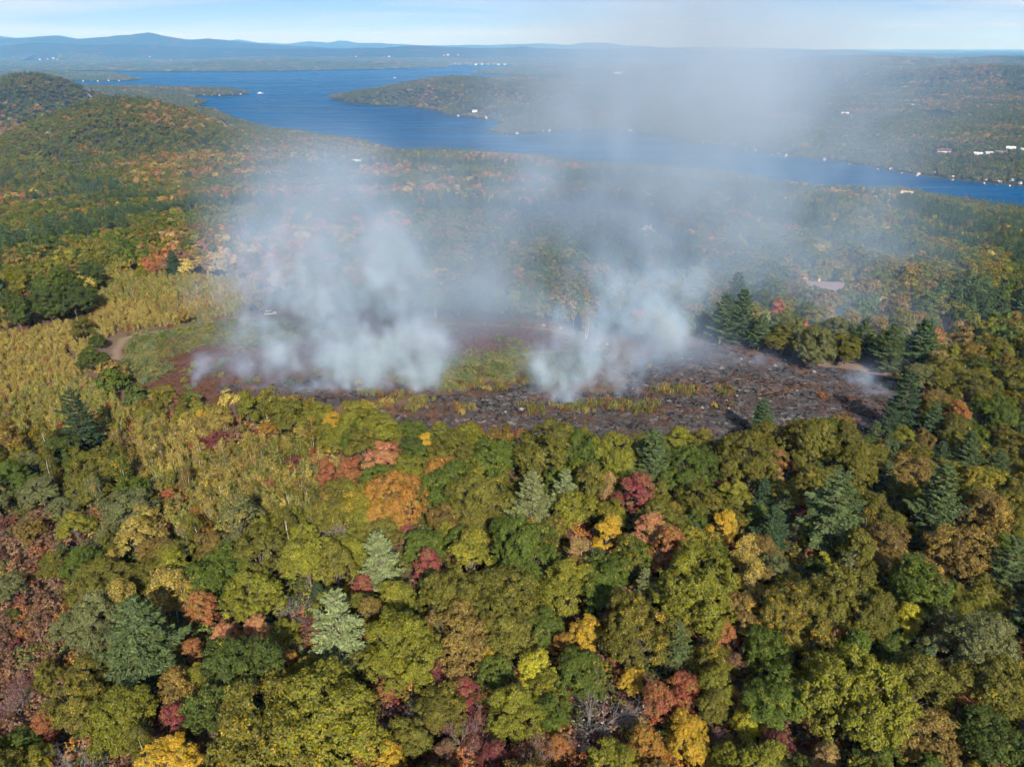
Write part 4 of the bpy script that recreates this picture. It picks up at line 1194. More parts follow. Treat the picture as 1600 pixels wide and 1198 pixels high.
def label_trees():
    """each label says what sets a tree apart: colour, kind, size, and the eye-catching tree it stands next to"""
    marks = [t for t in TREES if t['hero'] and ((t['colour'] in ('crimson', 'salmon', 'palepine', 'gold', 'red', 'orange', 'yellow') and t['w'] > 38) or (t['kind'] == 'pine' and t['w'] > 60) or (t['kind'] == 'bare' and t['w'] > 60) or t['w'] > 105)]
    def size(t):
        w = t['w']
        return 'small ' if w < 40 else 'large ' if w > 88 else ''
    def short(t):
        return (size(t) + WORD[t['colour']] + ' ' + CALL[t['kind']])
    # names of the marks must be unique themselves
    def zone(t):
        a = 'bottom' if t['v'] > 985 else 'lower' if t['v'] > 800 else 'mid' if t['v'] > 640 else 'upper'
        b = 'left' if t['u'] < 400 else 'centre left' if t['u'] < 760 else 'centre right' if t['u'] < 1120 else 'right'
        return f'{a} {b}'
    seen = {}
    for t in marks:
        seen.setdefault((short(t), zone(t)), []).append(t)
    good = [v[0] for k, v in seen.items() if len(v) == 1]
    for k, v in seen.items():
        for i, t in enumerate(sorted(v, key=lambda q: q['u'])):
            n = ('' if len(v) == 1 else ('first ', 'second ', 'third ', 'fourth ', 'fifth ', 'sixth ', 'seventh ')[min(i, 6)])
            tail = '' if len(v) == 1 else ' from the left'
            t['label'] = f"{short(t)} standing out at {zone(t)}, {n}{tail}".strip().rstrip(',') if n else f"{short(t)} standing out in the {zone(t)} of the picture"
    names = {id(t): f"{short(t)} ({zone(t)})" for t in good}
    rest = [t for t in TREES if 'label' not in t]
    groups = {}
    for t in rest:
        if t['kind'] == 'birch':
            continue
        m = min(good, key=lambda q: (q['u'] - t['u']) ** 2 + (q['v'] - t['v']) ** 2)
        dx, dy = t['u'] - m['u'], t['v'] - m['v']
        side = ('right of' if dx > 0 else 'left of') if abs(dx) > abs(dy) else ('below' if dy > 0 else 'above')
        groups.setdefault((short(t), side, id(m)), []).append((math.hypot(dx, dy), t))
    byid = {id(t): t for t in good}
    for (sh, side, mid), lst in groups.items():
        lst.sort(key=lambda q: q[0])
        m = byid[mid]
        for i, (_, t) in enumerate(lst):
            o = '' if len(lst) == 1 else ('nearest ', 'second ', 'third ', 'fourth ', 'fifth ', 'sixth ', 'seventh ', 'eighth ', 'ninth ')[min(i, 8)]
            t['label'] = f"{o}{sh} {side} the {short(m)} at {zone(m)}"
    for t in TREES:
        if t['kind'] == 'birch':
            t['label'] = f"slim {WORD[t['colour']]} birch with pale stems in the open stand below the field"
label_trees()

def plant():
    rng = np.random.default_rng(31)
    count = {}
    for t in TREES:
        k = t['kind']
        pk = 'big_oak' if k == 'oak' and t['r'] > 6.6 else k
        protos = PROTO[pk]
        if k == 'bare':
            tr, cr = protos[0 if t['colour'] == 'grey' else 2 if t['colour'] in ('red', 'maroon') else 1]
        else:
            count[pk] = count.get(pk, 0) + 1
            tr, cr = protos[(count[pk] * 5 + int(rng.integers(0, 2))) % len(protos)]
        R0, H0 = NOMINAL[pk]
        root = bpy.data.objects.new(NAME[k], None)
        COL.objects.link(root)
        root.empty_display_size = 1.0
        root.location = (t['x'], t['y'], t['g'] - 0.1)
        root.rotation_euler = (rng.normal() * 0.035, rng.normal() * 0.035, rng.uniform(0, 6.28))
        s = t['r'] / R0
        root.scale = (s * rng.uniform(0.88, 1.12), s * rng.uniform(0.88, 1.12), t['h'] / H0)
        root['label'] = t['label']; root['category'] = CAT[k]
        root['group'] = {'tree': 'trees of the near wood', 'bush': 'bushes of the near wood'}[CAT[k]] if k != 'birch' else 'birches below the field'
        a = bpy.data.objects.new('trunk', tr); a.parent = root; COL.objects.link(a)
        b = bpy.data.objects.new('crown', cr); b.parent = root; COL.objects.link(b)
        c = TINT[t['colour']] * rng.uniform(0.9, 1.1) * (0.88 if k in ('birch', 'poplar') and t['colour'] == 'khaki' else 0.8 if t['colour'] == 'khaki' else 1.0)
        b.color = (float(c[0]), float(c[1]), float(c[2]), max(float(t['turn']) * 0.75, 0.32 if t['colour'] in ('red', 'orange', 'gold', 'rust', 'salmon', 'crimson', 'tan') else 0.0))
plant()
build_woods()
print('trees', len(TREES), {k: sum(t['kind'] == k for t in TREES) for k in NAME})
print('T e', time.time() - T0)

# ------------------------------------------------------------------ the burning field
BURN = px_poly([(560, 640), (640, 640), (690, 604), (760, 597), (830, 603), (880, 615), (960, 598), (1010, 565), (1060, 545), (1105, 522), (1180, 540), (1240, 548), (1300, 562), (1390, 575), (1470, 600), (1450, 660), (1380, 720),
                (1200, 740), (960, 760), (800, 750), (650, 700), (540, 655)], ZF)
BURN2 = px_poly([(330, 612), (400, 598), (520, 592), (640, 597), (650, 625), (560, 634), (420, 628), (350, 624)], ZF)
HEATH_A = px_poly([(215, 612), (262, 560), (300, 547), (380, 548), (470, 556), (520, 575), (470, 600), (400, 606), (330, 640), (250, 630)], ZF)
HEATH_B = px_poly([(640, 512), (700, 508), (880, 518), (900, 540), (830, 545), (770, 556), (700, 560), (650, 540)], ZF)
HEATH_C = px_poly([(430, 530), (500, 520), (560, 540), (520, 565), (450, 560)], ZF)
GREEN_A = px_poly([(182, 590), (188, 545), (205, 527), (300, 512), (400, 500), (520, 500), (560, 520), (450, 536), (300, 548), (262, 562), (235, 596), (200, 604)], ZF)
GREEN_B = px_poly([(560, 530), (690, 560), (790, 545), (880, 545), (960, 560), (900, 600), (820, 612), (700, 606), (560, 600), (480, 590)], ZF)
BANK_DIRT = px_poly([(1262, 559), (1330, 563), (1400, 572), (1440, 584), (1420, 588), (1350, 576), (1280, 568)], ZF)
def line_mask(pts, x, y, half, soft):
    return np.clip((half + soft - seg_dist(pts, x, y, False)) / (2 * soft), 0, 1)
FOOTPATH = px_poly([(700, 598), (740, 575), (785, 566), (830, 553), (880, 545)], ZF)

def field_masks(x, y):
    w1 = (fbm2(x / 16, y / 16, 101, 4) - 0.5) * 16
    w2 = (fbm2(x / 16, y / 16, 111, 4) - 0.5) * 16
    xs, ys = x + w1, y + w2
    burn = np.maximum(soft_in(BURN, xs, ys, 2.0), soft_in(BURN2, xs, ys, 1.5))
    heath = np.maximum(np.maximum(soft_in(HEATH_A, xs, ys, 1.5), soft_in(HEATH_C, xs, ys, 3.0)), soft_in(HEATH_B, xs, ys, 2.0))
    purple = soft_in(HEATH_B, xs, ys, 3.0)
    green = np.maximum(soft_in(GREEN_A, xs, ys, 2.0), soft_in(GREEN_B, xs, ys, 3.0))
    xd, yd = x + w1 * 0.08, y + w2 * 0.08
    dirt = np.maximum(np.maximum(line_mask(TRACK_NEAR, xd, yd, 1.4, 0.5), 0.55 * line_mask(TRACK, xd, yd, 0.6, 0.7)), 0.75 * line_mask(TRACK2, xd, yd, 0.8, 0.7))
    dirt = np.maximum(dirt, soft_in(BANK_DIRT, x + w1 * 0.3, y + w2 * 0.2, 1.0) * 0.9)
    dirt = np.maximum(dirt, line_mask(FOOTPATH, x + w1 * 0.3, y + w2 * 0.3, 0.5, 0.6) * 0.7)
    return burn, heath, purple, green, dirt

def field_material():
    t = NT('burning_heath_field')
    p = t.pos()
    mp = t.node('Mapping'); mp.inputs['Scale'].default_value = (0.7, 1.1, 1); mp.inputs['Rotation'].default_value = (0, 0, 0.25)
    t.l.new(p, mp.inputs['Vector'])
    st = mp.outputs[0]
    fine = t.noise(2.2, 5, 0.7, p); med = t.noise(0.5, 5, 0.65, p)
    burn, heath, purple, green, dirt = (t.attr(k) for k in ('burn', 'heath', 'purple', 'green', 'dirt'))
    base = t.mix(fine, (0.075, 0.05, 0.032), (0.17, 0.115, 0.07))
    hcol = t.mix(fine, (0.050, 0.027, 0.019), (0.15, 0.075, 0.048))
    hcol = t.mix(purple, hcol, t.mix(fine, (0.075, 0.045, 0.042), (0.17, 0.105, 0.10)))
    gcol = t.mix(fine, (0.07, 0.075, 0.022), (0.19, 0.185, 0.06))
    col = t.mix(heath, base, hcol)
    col = t.mix(t.math('MULTIPLY', green, t.rng(med, 0.3, 0.6)), col, gcol)
    # charred ground: black, dark brown stubble and pale ash in streaks
    char = t.mix(t.rng(fine, 0.25, 0.75), (0.016, 0.014, 0.014), (0.080, 0.068, 0.062))
    brown = t.rng(t.noise(0.13, 6, 0.7, st, 0.6), 0.53, 0.62)
    char = t.mix(brown, char, t.mix(fine, (0.055, 0.028, 0.018), (0.17, 0.085, 0.05)))
    a1 = t.rng(t.noise(0.22, 7, 0.75, st, 1.4), 0.50, 0.62)
    a2 = t.rng(t.noise(1.1, 6, 0.8, st, 0.8), 0.47, 0.60)
    ash = t.math('MULTIPLY', t.math('ADD', t.math('MULTIPLY', a1, 0.85), 0.08), a2)
    char = t.mix(t.math('MULTIPLY', ash, t.math('SUBTRACT', 1.0, t.math('MULTIPLY', brown, 0.7))), char, (0.30, 0.275, 0.26))
    col = t.mix(burn, col, char)
    col = t.mix(t.math('MULTIPLY', dirt, t.rng(fine, 0.15, 0.45, 0.6, 1.0)), col, t.mix(med, (0.15, 0.10, 0.068), (0.25, 0.175, 0.125)))
    t.principled(col, 0.95, 0.08, t.bump(t.noise(1.3, 6, 0.7, p), 0.7, 0.35))
    return t.m

def build_field():
    st = 0.9
    xs = np.arange(FIELD_X[0], FIELD_X[1] + st, st); ys = np.arange(FIELD_Y[0], FIELD_Y[1] + st, st)
    X, Y = np.meshgrid(xs, ys)
    Z = ground(X.ravel(), Y.ravel()).reshape(X.shape)
    burn, heath, purple, green, dirt = field_masks(X, Y)
    rel = (fbm2(X / 3.0, Y / 3.0, 121, 3) - 0.5) * 0.5 + (fbm2(X / 18, Y / 18, 123, 2) - 0.5) * 1.4
    edge = np.minimum(np.minimum(X - FIELD_X[0], FIELD_X[1] - X), np.minimum(Y - FIELD_Y[0], FIELD_Y[1] - Y))
    Z = Z + 0.25 + rel * (1 - 0.8 * dirt) - 0.15 * dirt - 2.0 * (1 - sstep(0, 8, edge))
    me = mesh_np('field', np.stack([X, Y, Z], -1).reshape(-1, 3), grid_faces(len(xs), len(ys)), field_material(), True)
    for k, a in (('burn', burn), ('heath', heath), ('purple', purple), ('green', green), ('dirt', dirt)):
        point_attr(me, k, 'FLOAT', a.ravel().astype(np.float32))
    add_obj('field', me, kind='structure', label='half burnt heath field with a dirt track round it')
    return (xs, ys, Z)
FX, FY, FZ = build_field()
def field_z(x, y):
    i = np.clip((np.asarray(x) - FX[0]) / 0.9, 0, len(FX) - 1.01); j = np.clip((np.asarray(y) - FY[0]) / 0.9, 0, len(FY) - 1.01)
    a, b = i.astype(int), j.astype(int); f, g = i - a, j - b
    return (FZ[b, a] * (1 - f) + FZ[b, a + 1] * f) * (1 - g) + (FZ[b + 1, a] * (1 - f) + FZ[b + 1, a + 1] * f) * g

def grass_tuft(seed, h, n):
    """an upright tuft of blades and thin stems"""
    rng = np.random.default_rng(seed)
    P = np.stack([rng.normal(0, 0.32, n), rng.normal(0, 0.32, n), np.full(n, h * 0.45)], -1)
    P[:, 2] *= rng.uniform(0.6, 1.2, n)
    N = np.stack([rng.normal(size=n), rng.normal(size=n), rng.normal(size=n) * 0.2], -1)
    al = np.stack([rng.normal(0, 0.22, n), rng.normal(0, 0.22, n), np.ones(n)], -1)
    return leaves_mesh('tuft', P, N, np.full(n, h), rng.uniform(0, 1, n), rng, MAT['leaf_many'], aspect=0.16, fold=0.05, along=al)
TUFT = [grass_tuft(950 + i, 1.3, 46) for i in range(3)]

STALK_PX = [(560, 640), (600, 634), (650, 636), (660, 626), (700, 606), (740, 603), (780, 606), (820, 600), (860, 596), (905, 634), (930, 630), (955, 634), (985, 632), (1010, 628), (1040, 610), (1060, 604), (1075, 612), (1000, 640), (890, 640), (840, 640), (1130, 610), (620, 618), (575, 612), (720, 640)]
def field_plants():
    rng = np.random.default_rng(41)
    # low heath, burnt remnants, scrub
    x, y = jitter_grid(FIELD_X[0], FIELD_X[1], FIELD_Y[0], FIELD_Y[1], 1.05, rng)
    k = inside(FIELD, x, y)
    x, y = x[k], y[k]
    burn, heath, purple, green, dirt = field_masks(x, y)
    n = len(x)
    patch = fbm2(x / 7, y / 5, 131, 4)
    u = rng.uniform(0, 1, n)
    live = np.where(burn > 0.5, np.where(patch > 0.55, 0.65, 0.30), np.where(heath > 0.5, 0.75, 0.5)) * (dirt < 0.2)
    keep = u < live
    x, y, burn, heath, purple, green, patch = (q[keep] for q in (x, y, burn, heath, purple, green, patch))
    n = len(x)
    t = np.tile(TINT['brown'] * 0.85, (n, 1))
    t = np.where((burn > 0.5)[:, None], np.where((patch > 0.55)[:, None], np.array([.13, .068, .038]), np.array([.028, .023, .020])), t)
    t = np.where(((heath > 0.5) & (burn <= 0.5))[:, None], np.array([.145, .068, .042]), t)
    t = np.where(((purple > 0.5) & (burn <= 0.5))[:, None], np.array([.15, .09, .082]), t)
    t = np.where(((green > 0.5) & (burn <= 0.5) & (heath <= 0.5))[:, None], np.array([.19, .19, .06]), t)
    t = t * rng.uniform(0.65, 1.35, (n, 1))
    scatter('heath', HEATH, x, y, field_z(x, y) - 0.05, rng.integers(0, 3, n), rng.uniform(0.5, 1.1, n), rng.uniform(0, 6.28, n), t, np.zeros(n), 'low maroon and brown heath over the field')
    # leafy scrub on the unburnt side
    x, y = jitter_grid(FIELD_X[0], FIELD_X[1], FIELD_Y[0], FIELD_Y[1], 2.1, rng)
    k = inside(FIELD, x, y)
    x, y = x[k], y[k]
    burn, heath, purple, green, dirt = field_masks(x, y)
    patch = fbm2(x / 12, y / 8, 141, 3)
    k = (rng.uniform(0, 1, len(x)) < np.where(green > 0.5, np.where(patch > 0.42, 0.9, 0.3), 0.05) * (burn < 0.4) * (dirt < 0.1))
    x, y, patch = x[k], y[k], patch[k]
    n = len(x)
    pal = np.array([[.15, .19, .07], [.19, .20, .06], [.13, .17, .08], [.23, .20, .06], [.16, .13, .06]])
    t = pal[rng.integers(0, 5, n)] * rng.uniform(0.8, 1.2, (n, 1))
    scatter('scrub', SHRUB, x, y, field_z(x, y) - 0.1, rng.integers(0, 3, n), rng.uniform(0.45, 1.2, n), rng.uniform(0, 6.28, n), t, np.zeros(n), 'pale green scrub on the unburnt part of the field')
    # upright yellow-green stalks in drifts along the fire's edge
    X, Y = [], []
    for (u_, v_) in STALK_PX:
        c = on_plane(u_, v_, ZF)
        m = 16
        X.append(c[0] + rng.normal(0, 2.2, m)); Y.append(c[1] + rng.normal(0, 1.5, m))
    x, y = np.concatenate(X), np.concatenate(Y)
    n = len(x)
    pal = np.array([[.20, .165, .05], [.15, .145, .045], [.17, .10, .045], [.125, .13, .045]])
    scatter('tall_grass', TUFT, x, y, field_z(x, y) - 0.1, rng.integers(0, 3, n), rng.uniform(0.7, 1.5, n), rng.uniform(0, 6.28, n), pal[rng.integers(0, 4, n)] * rng.uniform(0.8, 1.2, (n, 1)), np.zeros(n), 'tall yellow green grass along the edge of the fire')
field_plants()

# single bushes on the field
BUSH_PX = [(205, 545, 14, 'green', 'pale bush'), (228, 532, 16, 'green', ''), (256, 528, 14, 'green', ''), (285, 520, 14, 'lime', ''), (330, 516, 16, 'lime', ''), (362, 512, 12, 'green', ''), (196, 572, 18, 'green', ''), (214, 566, 16, 'lime', ''), (238, 578, 16, 'greygreen', ''), (262, 580, 16, 'greygreen', ''), (305, 572, 12, 'lime', ''), (335, 576, 14, 'green', ''), (350, 583, 11, 'green', ''), (358, 563, 11, 'lime', ''), (288, 594, 11, 'lime', ''),
           (391, 595, 14, 'green', ''), (403, 593, 12, 'lime', ''), (424, 584, 12, 'green', ''), (455, 597, 15, 'darkgreen', ''), (472, 591, 11, 'green', ''), (579, 636, 16, 'khaki', ''), (604, 628, 22, 'khaki', ''), (722, 645, 12, 'khaki', ''), (760, 608, 15, 'khaki', ''), (830, 632, 13, 'olive', ''), (1282, 615, 16, 'rust', ''), (1116, 630, 11, 'khaki', ''), (1144, 630, 11, 'olive', ''), (1014, 570, 8, 'khaki', ''), (1010, 550, 12, 'red', ''), (1037, 548, 12, 'red', ''), (941, 529, 10, 'red', ''), (830, 592, 20, 'lime', ''), (770, 586, 20, 'greygreen', ''), (735, 578, 20, 'greygreen', ''), (800, 535, 22, 'greygreen', ''), (780, 530, 16, 'greygreen', ''), (625, 585, 14, 'khaki', ''), (560, 600, 12, 'khaki', ''), (1230, 612, 8, 'brown', '')]
def field_bushes():
    rng = np.random.default_rng(43)
    for i, (u, v, w, c, _) in enumerate(BUSH_PX):
        p = on_plane(u, v + w * 0.25, ZF)
        dep = p[1] * CP + (H - ZF) * SP
        r = 0.5 * w * dep / FPX * 1.1
        tr, cr = PROTO['scrub' if i % 2 else 'bush'][i % 2]
        root = bpy.data.objects.new('bush', None); COL.objects.link(root)
        root.location = (p[0], p[1], float(field_z(p[0], p[1])) - 0.1)
        root.rotation_euler = (0, 0, rng.uniform(0, 6.28))
        s = r / 2.0
        root.scale = (s, s, s * rng.uniform(0.85, 1.15))
        a = 'dirt track' if u < 240 else 'maroon heath' if u < 480 else 'fire edge' if u < 900 else 'charred ground'
        root['label'] = None or ''
        root['category'] = 'bush'; root['group'] = 'bushes scattered over the field'
        b = bpy.data.objects.new('stems', tr); b.parent = root; COL.objects.link(b)
        d = bpy.data.objects.new('foliage', cr); d.parent = root; COL.objects.link(d)
        q = TINT[c] * (1.25 if c in ('green', 'lime', 'greygreen') else 1.0)
        d.color = (float(q[0]), float(q[1]), float(q[2]), 0.0)
        FIELD_BUSHES.append((root, WORD[c], a, u, v, w))
    groups = {}
    for e in FIELD_BUSHES:
        groups.setdefault((e[1], e[2], e[5] >= 15), []).append(e)
    where = {'dirt track': 'in the scrub beside the dirt track', 'maroon heath': 'on the maroon heath', 'fire edge': 'along the smoking edge of the fire', 'charred ground': 'on the charred ground'}
    for (c, a, big), lst in groups.items():
        lst.sort(key=lambda e: e[3])
        for i, e in enumerate(lst):
            o = '' if len(lst) == 1 else ('leftmost ', 'second ', 'third ', 'fourth ', 'fifth ', 'sixth ', 'seventh ', 'eighth ', 'ninth ')[i]
            e[0]['label'] = f"{o}{'larger' if big else 'small'} {c} bush {where[a]}"
FIELD_BUSHES = []
field_bushes()

# ------------------------------------------------------------------ boulders, stump, logs
def rock_mesh(seed):
    rng = np.random.default_rng(seed)
    import bmesh
    bm = bmesh.new(); bmesh.ops.create_icosphere(bm, subdivisions=2, radius=1.0)
    pl = unit(rng.normal(size=(7, 3))); off = rng.uniform(0.55, 0.9, 7)
    for v in bm.verts:
        c = np.array(v.co)
        for a, b in zip(pl, off):                    # cut flat faces
            k = float(c @ a)
            if k > b:
                c = c - a * (k - b)
        c = c * np.array([1.0, 0.8, 0.62]) + rng.normal(size=3) * 0.03
        v.co = c
    me = bpy.data.meshes.new('boulder'); bm.to_mesh(me); bm.free()
    me.materials.append(MAT['rock'])
    return me
ROCKS = [rock_mesh(960 + i) for i in range(4)]
ROCK_PX = [(1098, 634, 7, 'largest grey boulder on the charred ground'), (1135, 625, 6, 'pale square boulder right of the largest grey boulder'), (1152, 617, 6, 'flat pale stone at the middle of the charred ground'), (1186, 623, 7, 'pale stone beside the pine top at the charred edge'),
           (1139, 638, 7, 'low white slab nearest the wood on the charred ground'), (1158, 559, 6, 'upright pale stone under the pines'), (1172, 563, 6, 'pale stone beside the upright stone under the pines'), (1212, 568, 7, 'broad stone at the back of the charred ground'), (1203, 575, 4, 'small stone in front of the broad stone'), (1272, 578, 8, 'large pale boulder at the right of the charred ground'),
           (1246, 610, 6, 'white stone below the charred stump'), (1238, 609, 4, 'small stone next to the white stone below the stump'), (1105, 594, 4, 'small white stone on brown heath left of the stump'), (1364, 568, 9, 'pale boulder on the bare bank at the far right'), (735, 508, 7, 'long white boulder at the left end of the far track'), (757, 508, 7, 'second white boulder along the far track'), (849, 512, 8, 'pale boulder pile by the far track'), (876, 515, 9, 'white boulder at the right end of the far track'), (863, 514, 5, 'small stone between the boulders by the far track'),
           (782, 554, 8, 'yellowish stone on the footpath through the heath'), (837, 536, 5, 'white stone alone on the purple heath'), (948, 538, 8, 'large pinkish boulder in the drifting smoke'), (936, 538, 5, 'smaller stone left of the pinkish boulder'), (950, 617, 5, 'stone among the yellow grass at the fire edge'), (988, 607, 5, 'stone in thin smoke right of the yellow grass'), (815, 640, 9, 'flat ash covered slab at the near edge'), (790, 645, 6, 'small slab left of the ash covered slab'), (758, 659, 7, 'slab by the near corner of the burn'), (1065, 558, 6, 'flat stone behind the charred heath'), (1128, 575, 8, 'broad flat slab in the middle of the charred heath'), (1010, 640, 4, 'small stone right of the tall grass')]
def rocks():
    rng = np.random.default_rng(47)
    for i, (u, v, w, lab) in enumerate(ROCK_PX):
        p = on_plane(u, v, ZF)
        dep = p[1] * CP + (H - ZF) * SP
        o = add_obj('boulder', ROCKS[i % 4], label=lab, category='boulder', group='boulders on the field')
        r = 0.5 * w * dep / FPX
        o.location = (p[0], p[1], float(field_z(p[0], p[1])) + r * 0.15)
        o.scale = (r, r, r * rng.uniform(0.8, 1.15))
        o.rotation_euler = (rng.uniform(-.15, .15), rng.uniform(-.15, .15), rng.uniform(0, 6.28))
rocks()

def wood_piece(name, paths, mat, sides=7):
    v, f = tubes(paths, sides)
    return mesh_np(name, v, f, mat, True)

def stump():
    rng = np.random.default_rng(53)
    p = on_plane(1236, 601, ZF)
    root = add_obj('charred_stump', None, label='charred fallen stump with black broken limbs on the burnt ground', category='stump')
    root.location = (p[0], p[1], float(field_z(p[0], p[1])))
    add_obj('trunk', wood_piece('stump_trunk', [limb((-1.6, 0, 0.25), (1.3, 0.4, 0.55), 0.42, 0.26, rng, 0.05)], MAT['char']), root)
    for a, b in (((1.0, 0.3, 0.5), (2.3, 1.0, 1.7)), ((0.3, 0.1, 0.45), (0.9, -0.3, 1.9)), ((-0.8, 0, 0.4), (-1.5, 0.5, 1.6)), ((-1.4, 0, 0.3), (-2.4, -0.4, 0.9))):
        add_obj('limb', wood_piece('stump_limb', [limb(a, b, 0.16, 0.05, rng, 0.08)], MAT['char'], 5), root)
    root2 = add_obj('burnt_log', None, label='thin burnt log lying across the charred ground left of the stump', category='log')
    q = on_plane(1200, 598, ZF)
    root2.location = (q[0], q[1], float(field_z(q[0], q[1])) + 0.2)
    add_obj('trunk', wood_piece('log_trunk', [limb((-2.6, 0.7, 0.1), (2.6, -0.6, 0.15), 0.16, 0.10, rng, 0.03)], MAT['char']), root2)
    add_obj('limb', wood_piece('log_limb', [limb((0.8, -0.2, 0.1), (2.0, 0.8, 0.4), 0.07, 0.03, rng, 0.05)], MAT['char'], 5), root2)
    # weathered trunk in the lower left corner
    a, b = on_plane(15, 1183, ZF + 1.6), on_plane(98, 1166, ZF + 1.6)
    c = (a + b) / 2
    root3 = add_obj('fallen_trunk', None, label='bleached fallen trunk leaning through the brush in the bottom left corner', category='log')
    root3.location = (c[0], c[1], ZF)
    v = np.append(b - c, 0)
    add_obj('trunk', wood_piece('bleached_trunk', [limb(np.array([0, 0, 1.3]) - v, np.array([0, 0, 2.2]) + v, 0.26, 0.15, rng, 0.02)], MAT['grey_wood']), root3)
    for k in (-0.4, 0.2, 0.6):
        add_obj('limb', wood_piece('bleached_limb', [limb(np.array([0, 0, 1.75]) + v * k, np.array([0.5, 1.3, 2.5]) + v * (k + 0.15), 0.09, 0.03, rng, 0.05)], MAT['grey_wood'], 5), root3)
    # bleached snag behind the far edge of the field
    for u, v_, h, lab in ((681, 500, 9, 'bleached forked snag at the far edge of the field'), (1296, 478, 7, 'bare white snag beside the mauve roofed house'), (895, 512, 11, 'pale bare stems at the far corner of the field')):
        q = on_plane(u, v_, ZF)
        o = add_obj('snag', None, label=lab, category='dead tree')
        o.location = (q[0], q[1], float(ground(q[0], q[1])[0]) - 0.2)
        add_obj('trunk', wood_piece('snag_trunk', [limb((0, 0, 0), (0.5, 0, h), 0.20, 0.05, rng, 0.04)], MAT['pale_bark'], 6), o)
        for k in range(4):
            z0 = h * (0.3 + 0.15 * k)
            add_obj('limb', wood_piece('snag_limb', [limb((0.2, 0, z0), (rng.uniform(-2.2, 2.2), rng.uniform(-1, 1), z0 + h * 0.28), 0.08, 0.025, rng, 0.08)], MAT['pale_bark'], 5), o)
stump()

# ------------------------------------------------------------------ a car on the track
def box(bm, x0, x1, y0, y1, z0, z1, taper=0.0):
    import bmesh
    vs = [bm.verts.new((x, y, z)) for z, k in ((z0, 0), (z1, taper)) for x, y in ((x0 + k, y0 + k), (x1 - k, y0 + k), (x1 - k, y1 - k), (x0 + k, y1 - k))]
    for f in ((3, 2, 1, 0), (4, 5, 6, 7), (0, 1, 5, 4), (1, 2, 6, 5), (2, 3, 7, 6), (3, 0, 4, 7)):
        bm.faces.new([vs[i] for i in f])
def box_mesh(name, boxes, mat, bevel=0.0):
    import bmesh
    bm = bmesh.new()
    for b in boxes:
        box(bm, *b)
    if bevel:
        bmesh.ops.bevel(bm, geom=list(bm.edges), offset=bevel, segments=2, affect='EDGES')
    me = bpy.data.meshes.new(name); bm.to_mesh(me); bm.free()
    me.materials.append(mat)
    return me
MAT['car_white'] = plain('white_car_paint', (0.42, 0.43, 0.44), 0.3, 0.5, 0.03)
MAT['glass_dark'] = plain('dark_glass', (0.02, 0.025, 0.03), 0.08, 0.5, 0.05)
MAT['tyre'] = plain('black_tyre', (0.02, 0.02, 0.02), 0.8, 0.2, 0.1)
MAT['lamp'] = plain('lamp_glass', (0.7, 0.7, 0.66), 0.15, 0.5, 0.05)
def wheel(root, x, y):
    import bmesh
    for nm, r, w, m in (('tyre', 0.34, 0.24, MAT['tyre']), ('rim', 0.21, 0.26, MAT['grey_wood'])):
        bm = bmesh.new(); bmesh.ops.create_cone(bm, cap_ends=True, segments=16, radius1=r, radius2=r, depth=w)
        for v in bm.verts:
            v.co = (v.co.x, v.co.z, v.co.y)
        me = bpy.data.meshes.new(nm); bm.to_mesh(me); bm.free(); me.materials.append(m)
        if nm == 'tyre':
            o = add_obj('wheel', me, root); o.location = (x, y, 0.34); hub = o
        else:
            add_obj('rim', me, hub)
def car(u, v, turn, lab):
    p = on_plane(u, v, ZF)
    root = add_obj('parked_car', None, label=lab, category='car')
    root.location = (p[0], p[1], float(field_z(p[0], p[1])) + 0.03)
    root.rotation_euler = (0, 0, math.radians(turn))
    add_obj('body', box_mesh('car_body', [(-2.3, 2.3, -0.9, 0.9, 0.34, 0.95, 0.06)], MAT['car_white'], 0.05), root)
    cab = add_obj('cabin', box_mesh('car_cabin', [(-2.0, 0.95, -0.82, 0.82, 0.94, 1.62, 0.26)], MAT['glass_dark'], 0.04), root)
    add_obj('roof', box_mesh('car_roof', [(-1.78, 0.72, -0.6, 0.6, 1.60, 1.68, 0.03)], MAT['car_white'], 0.02), root)
    for s in (-1, 1):
        add_obj('headlight', box_mesh('headlight', [(2.24, 2.32, s * 0.68 - 0.16, s * 0.68 + 0.16, 0.62, 0.78)], MAT['lamp']), root)
        for x in (-1.4, 1.4):
            wheel(root, x, s * 0.82)
car(423, 493, 14, 'white car parked on the dirt track in the smoke')

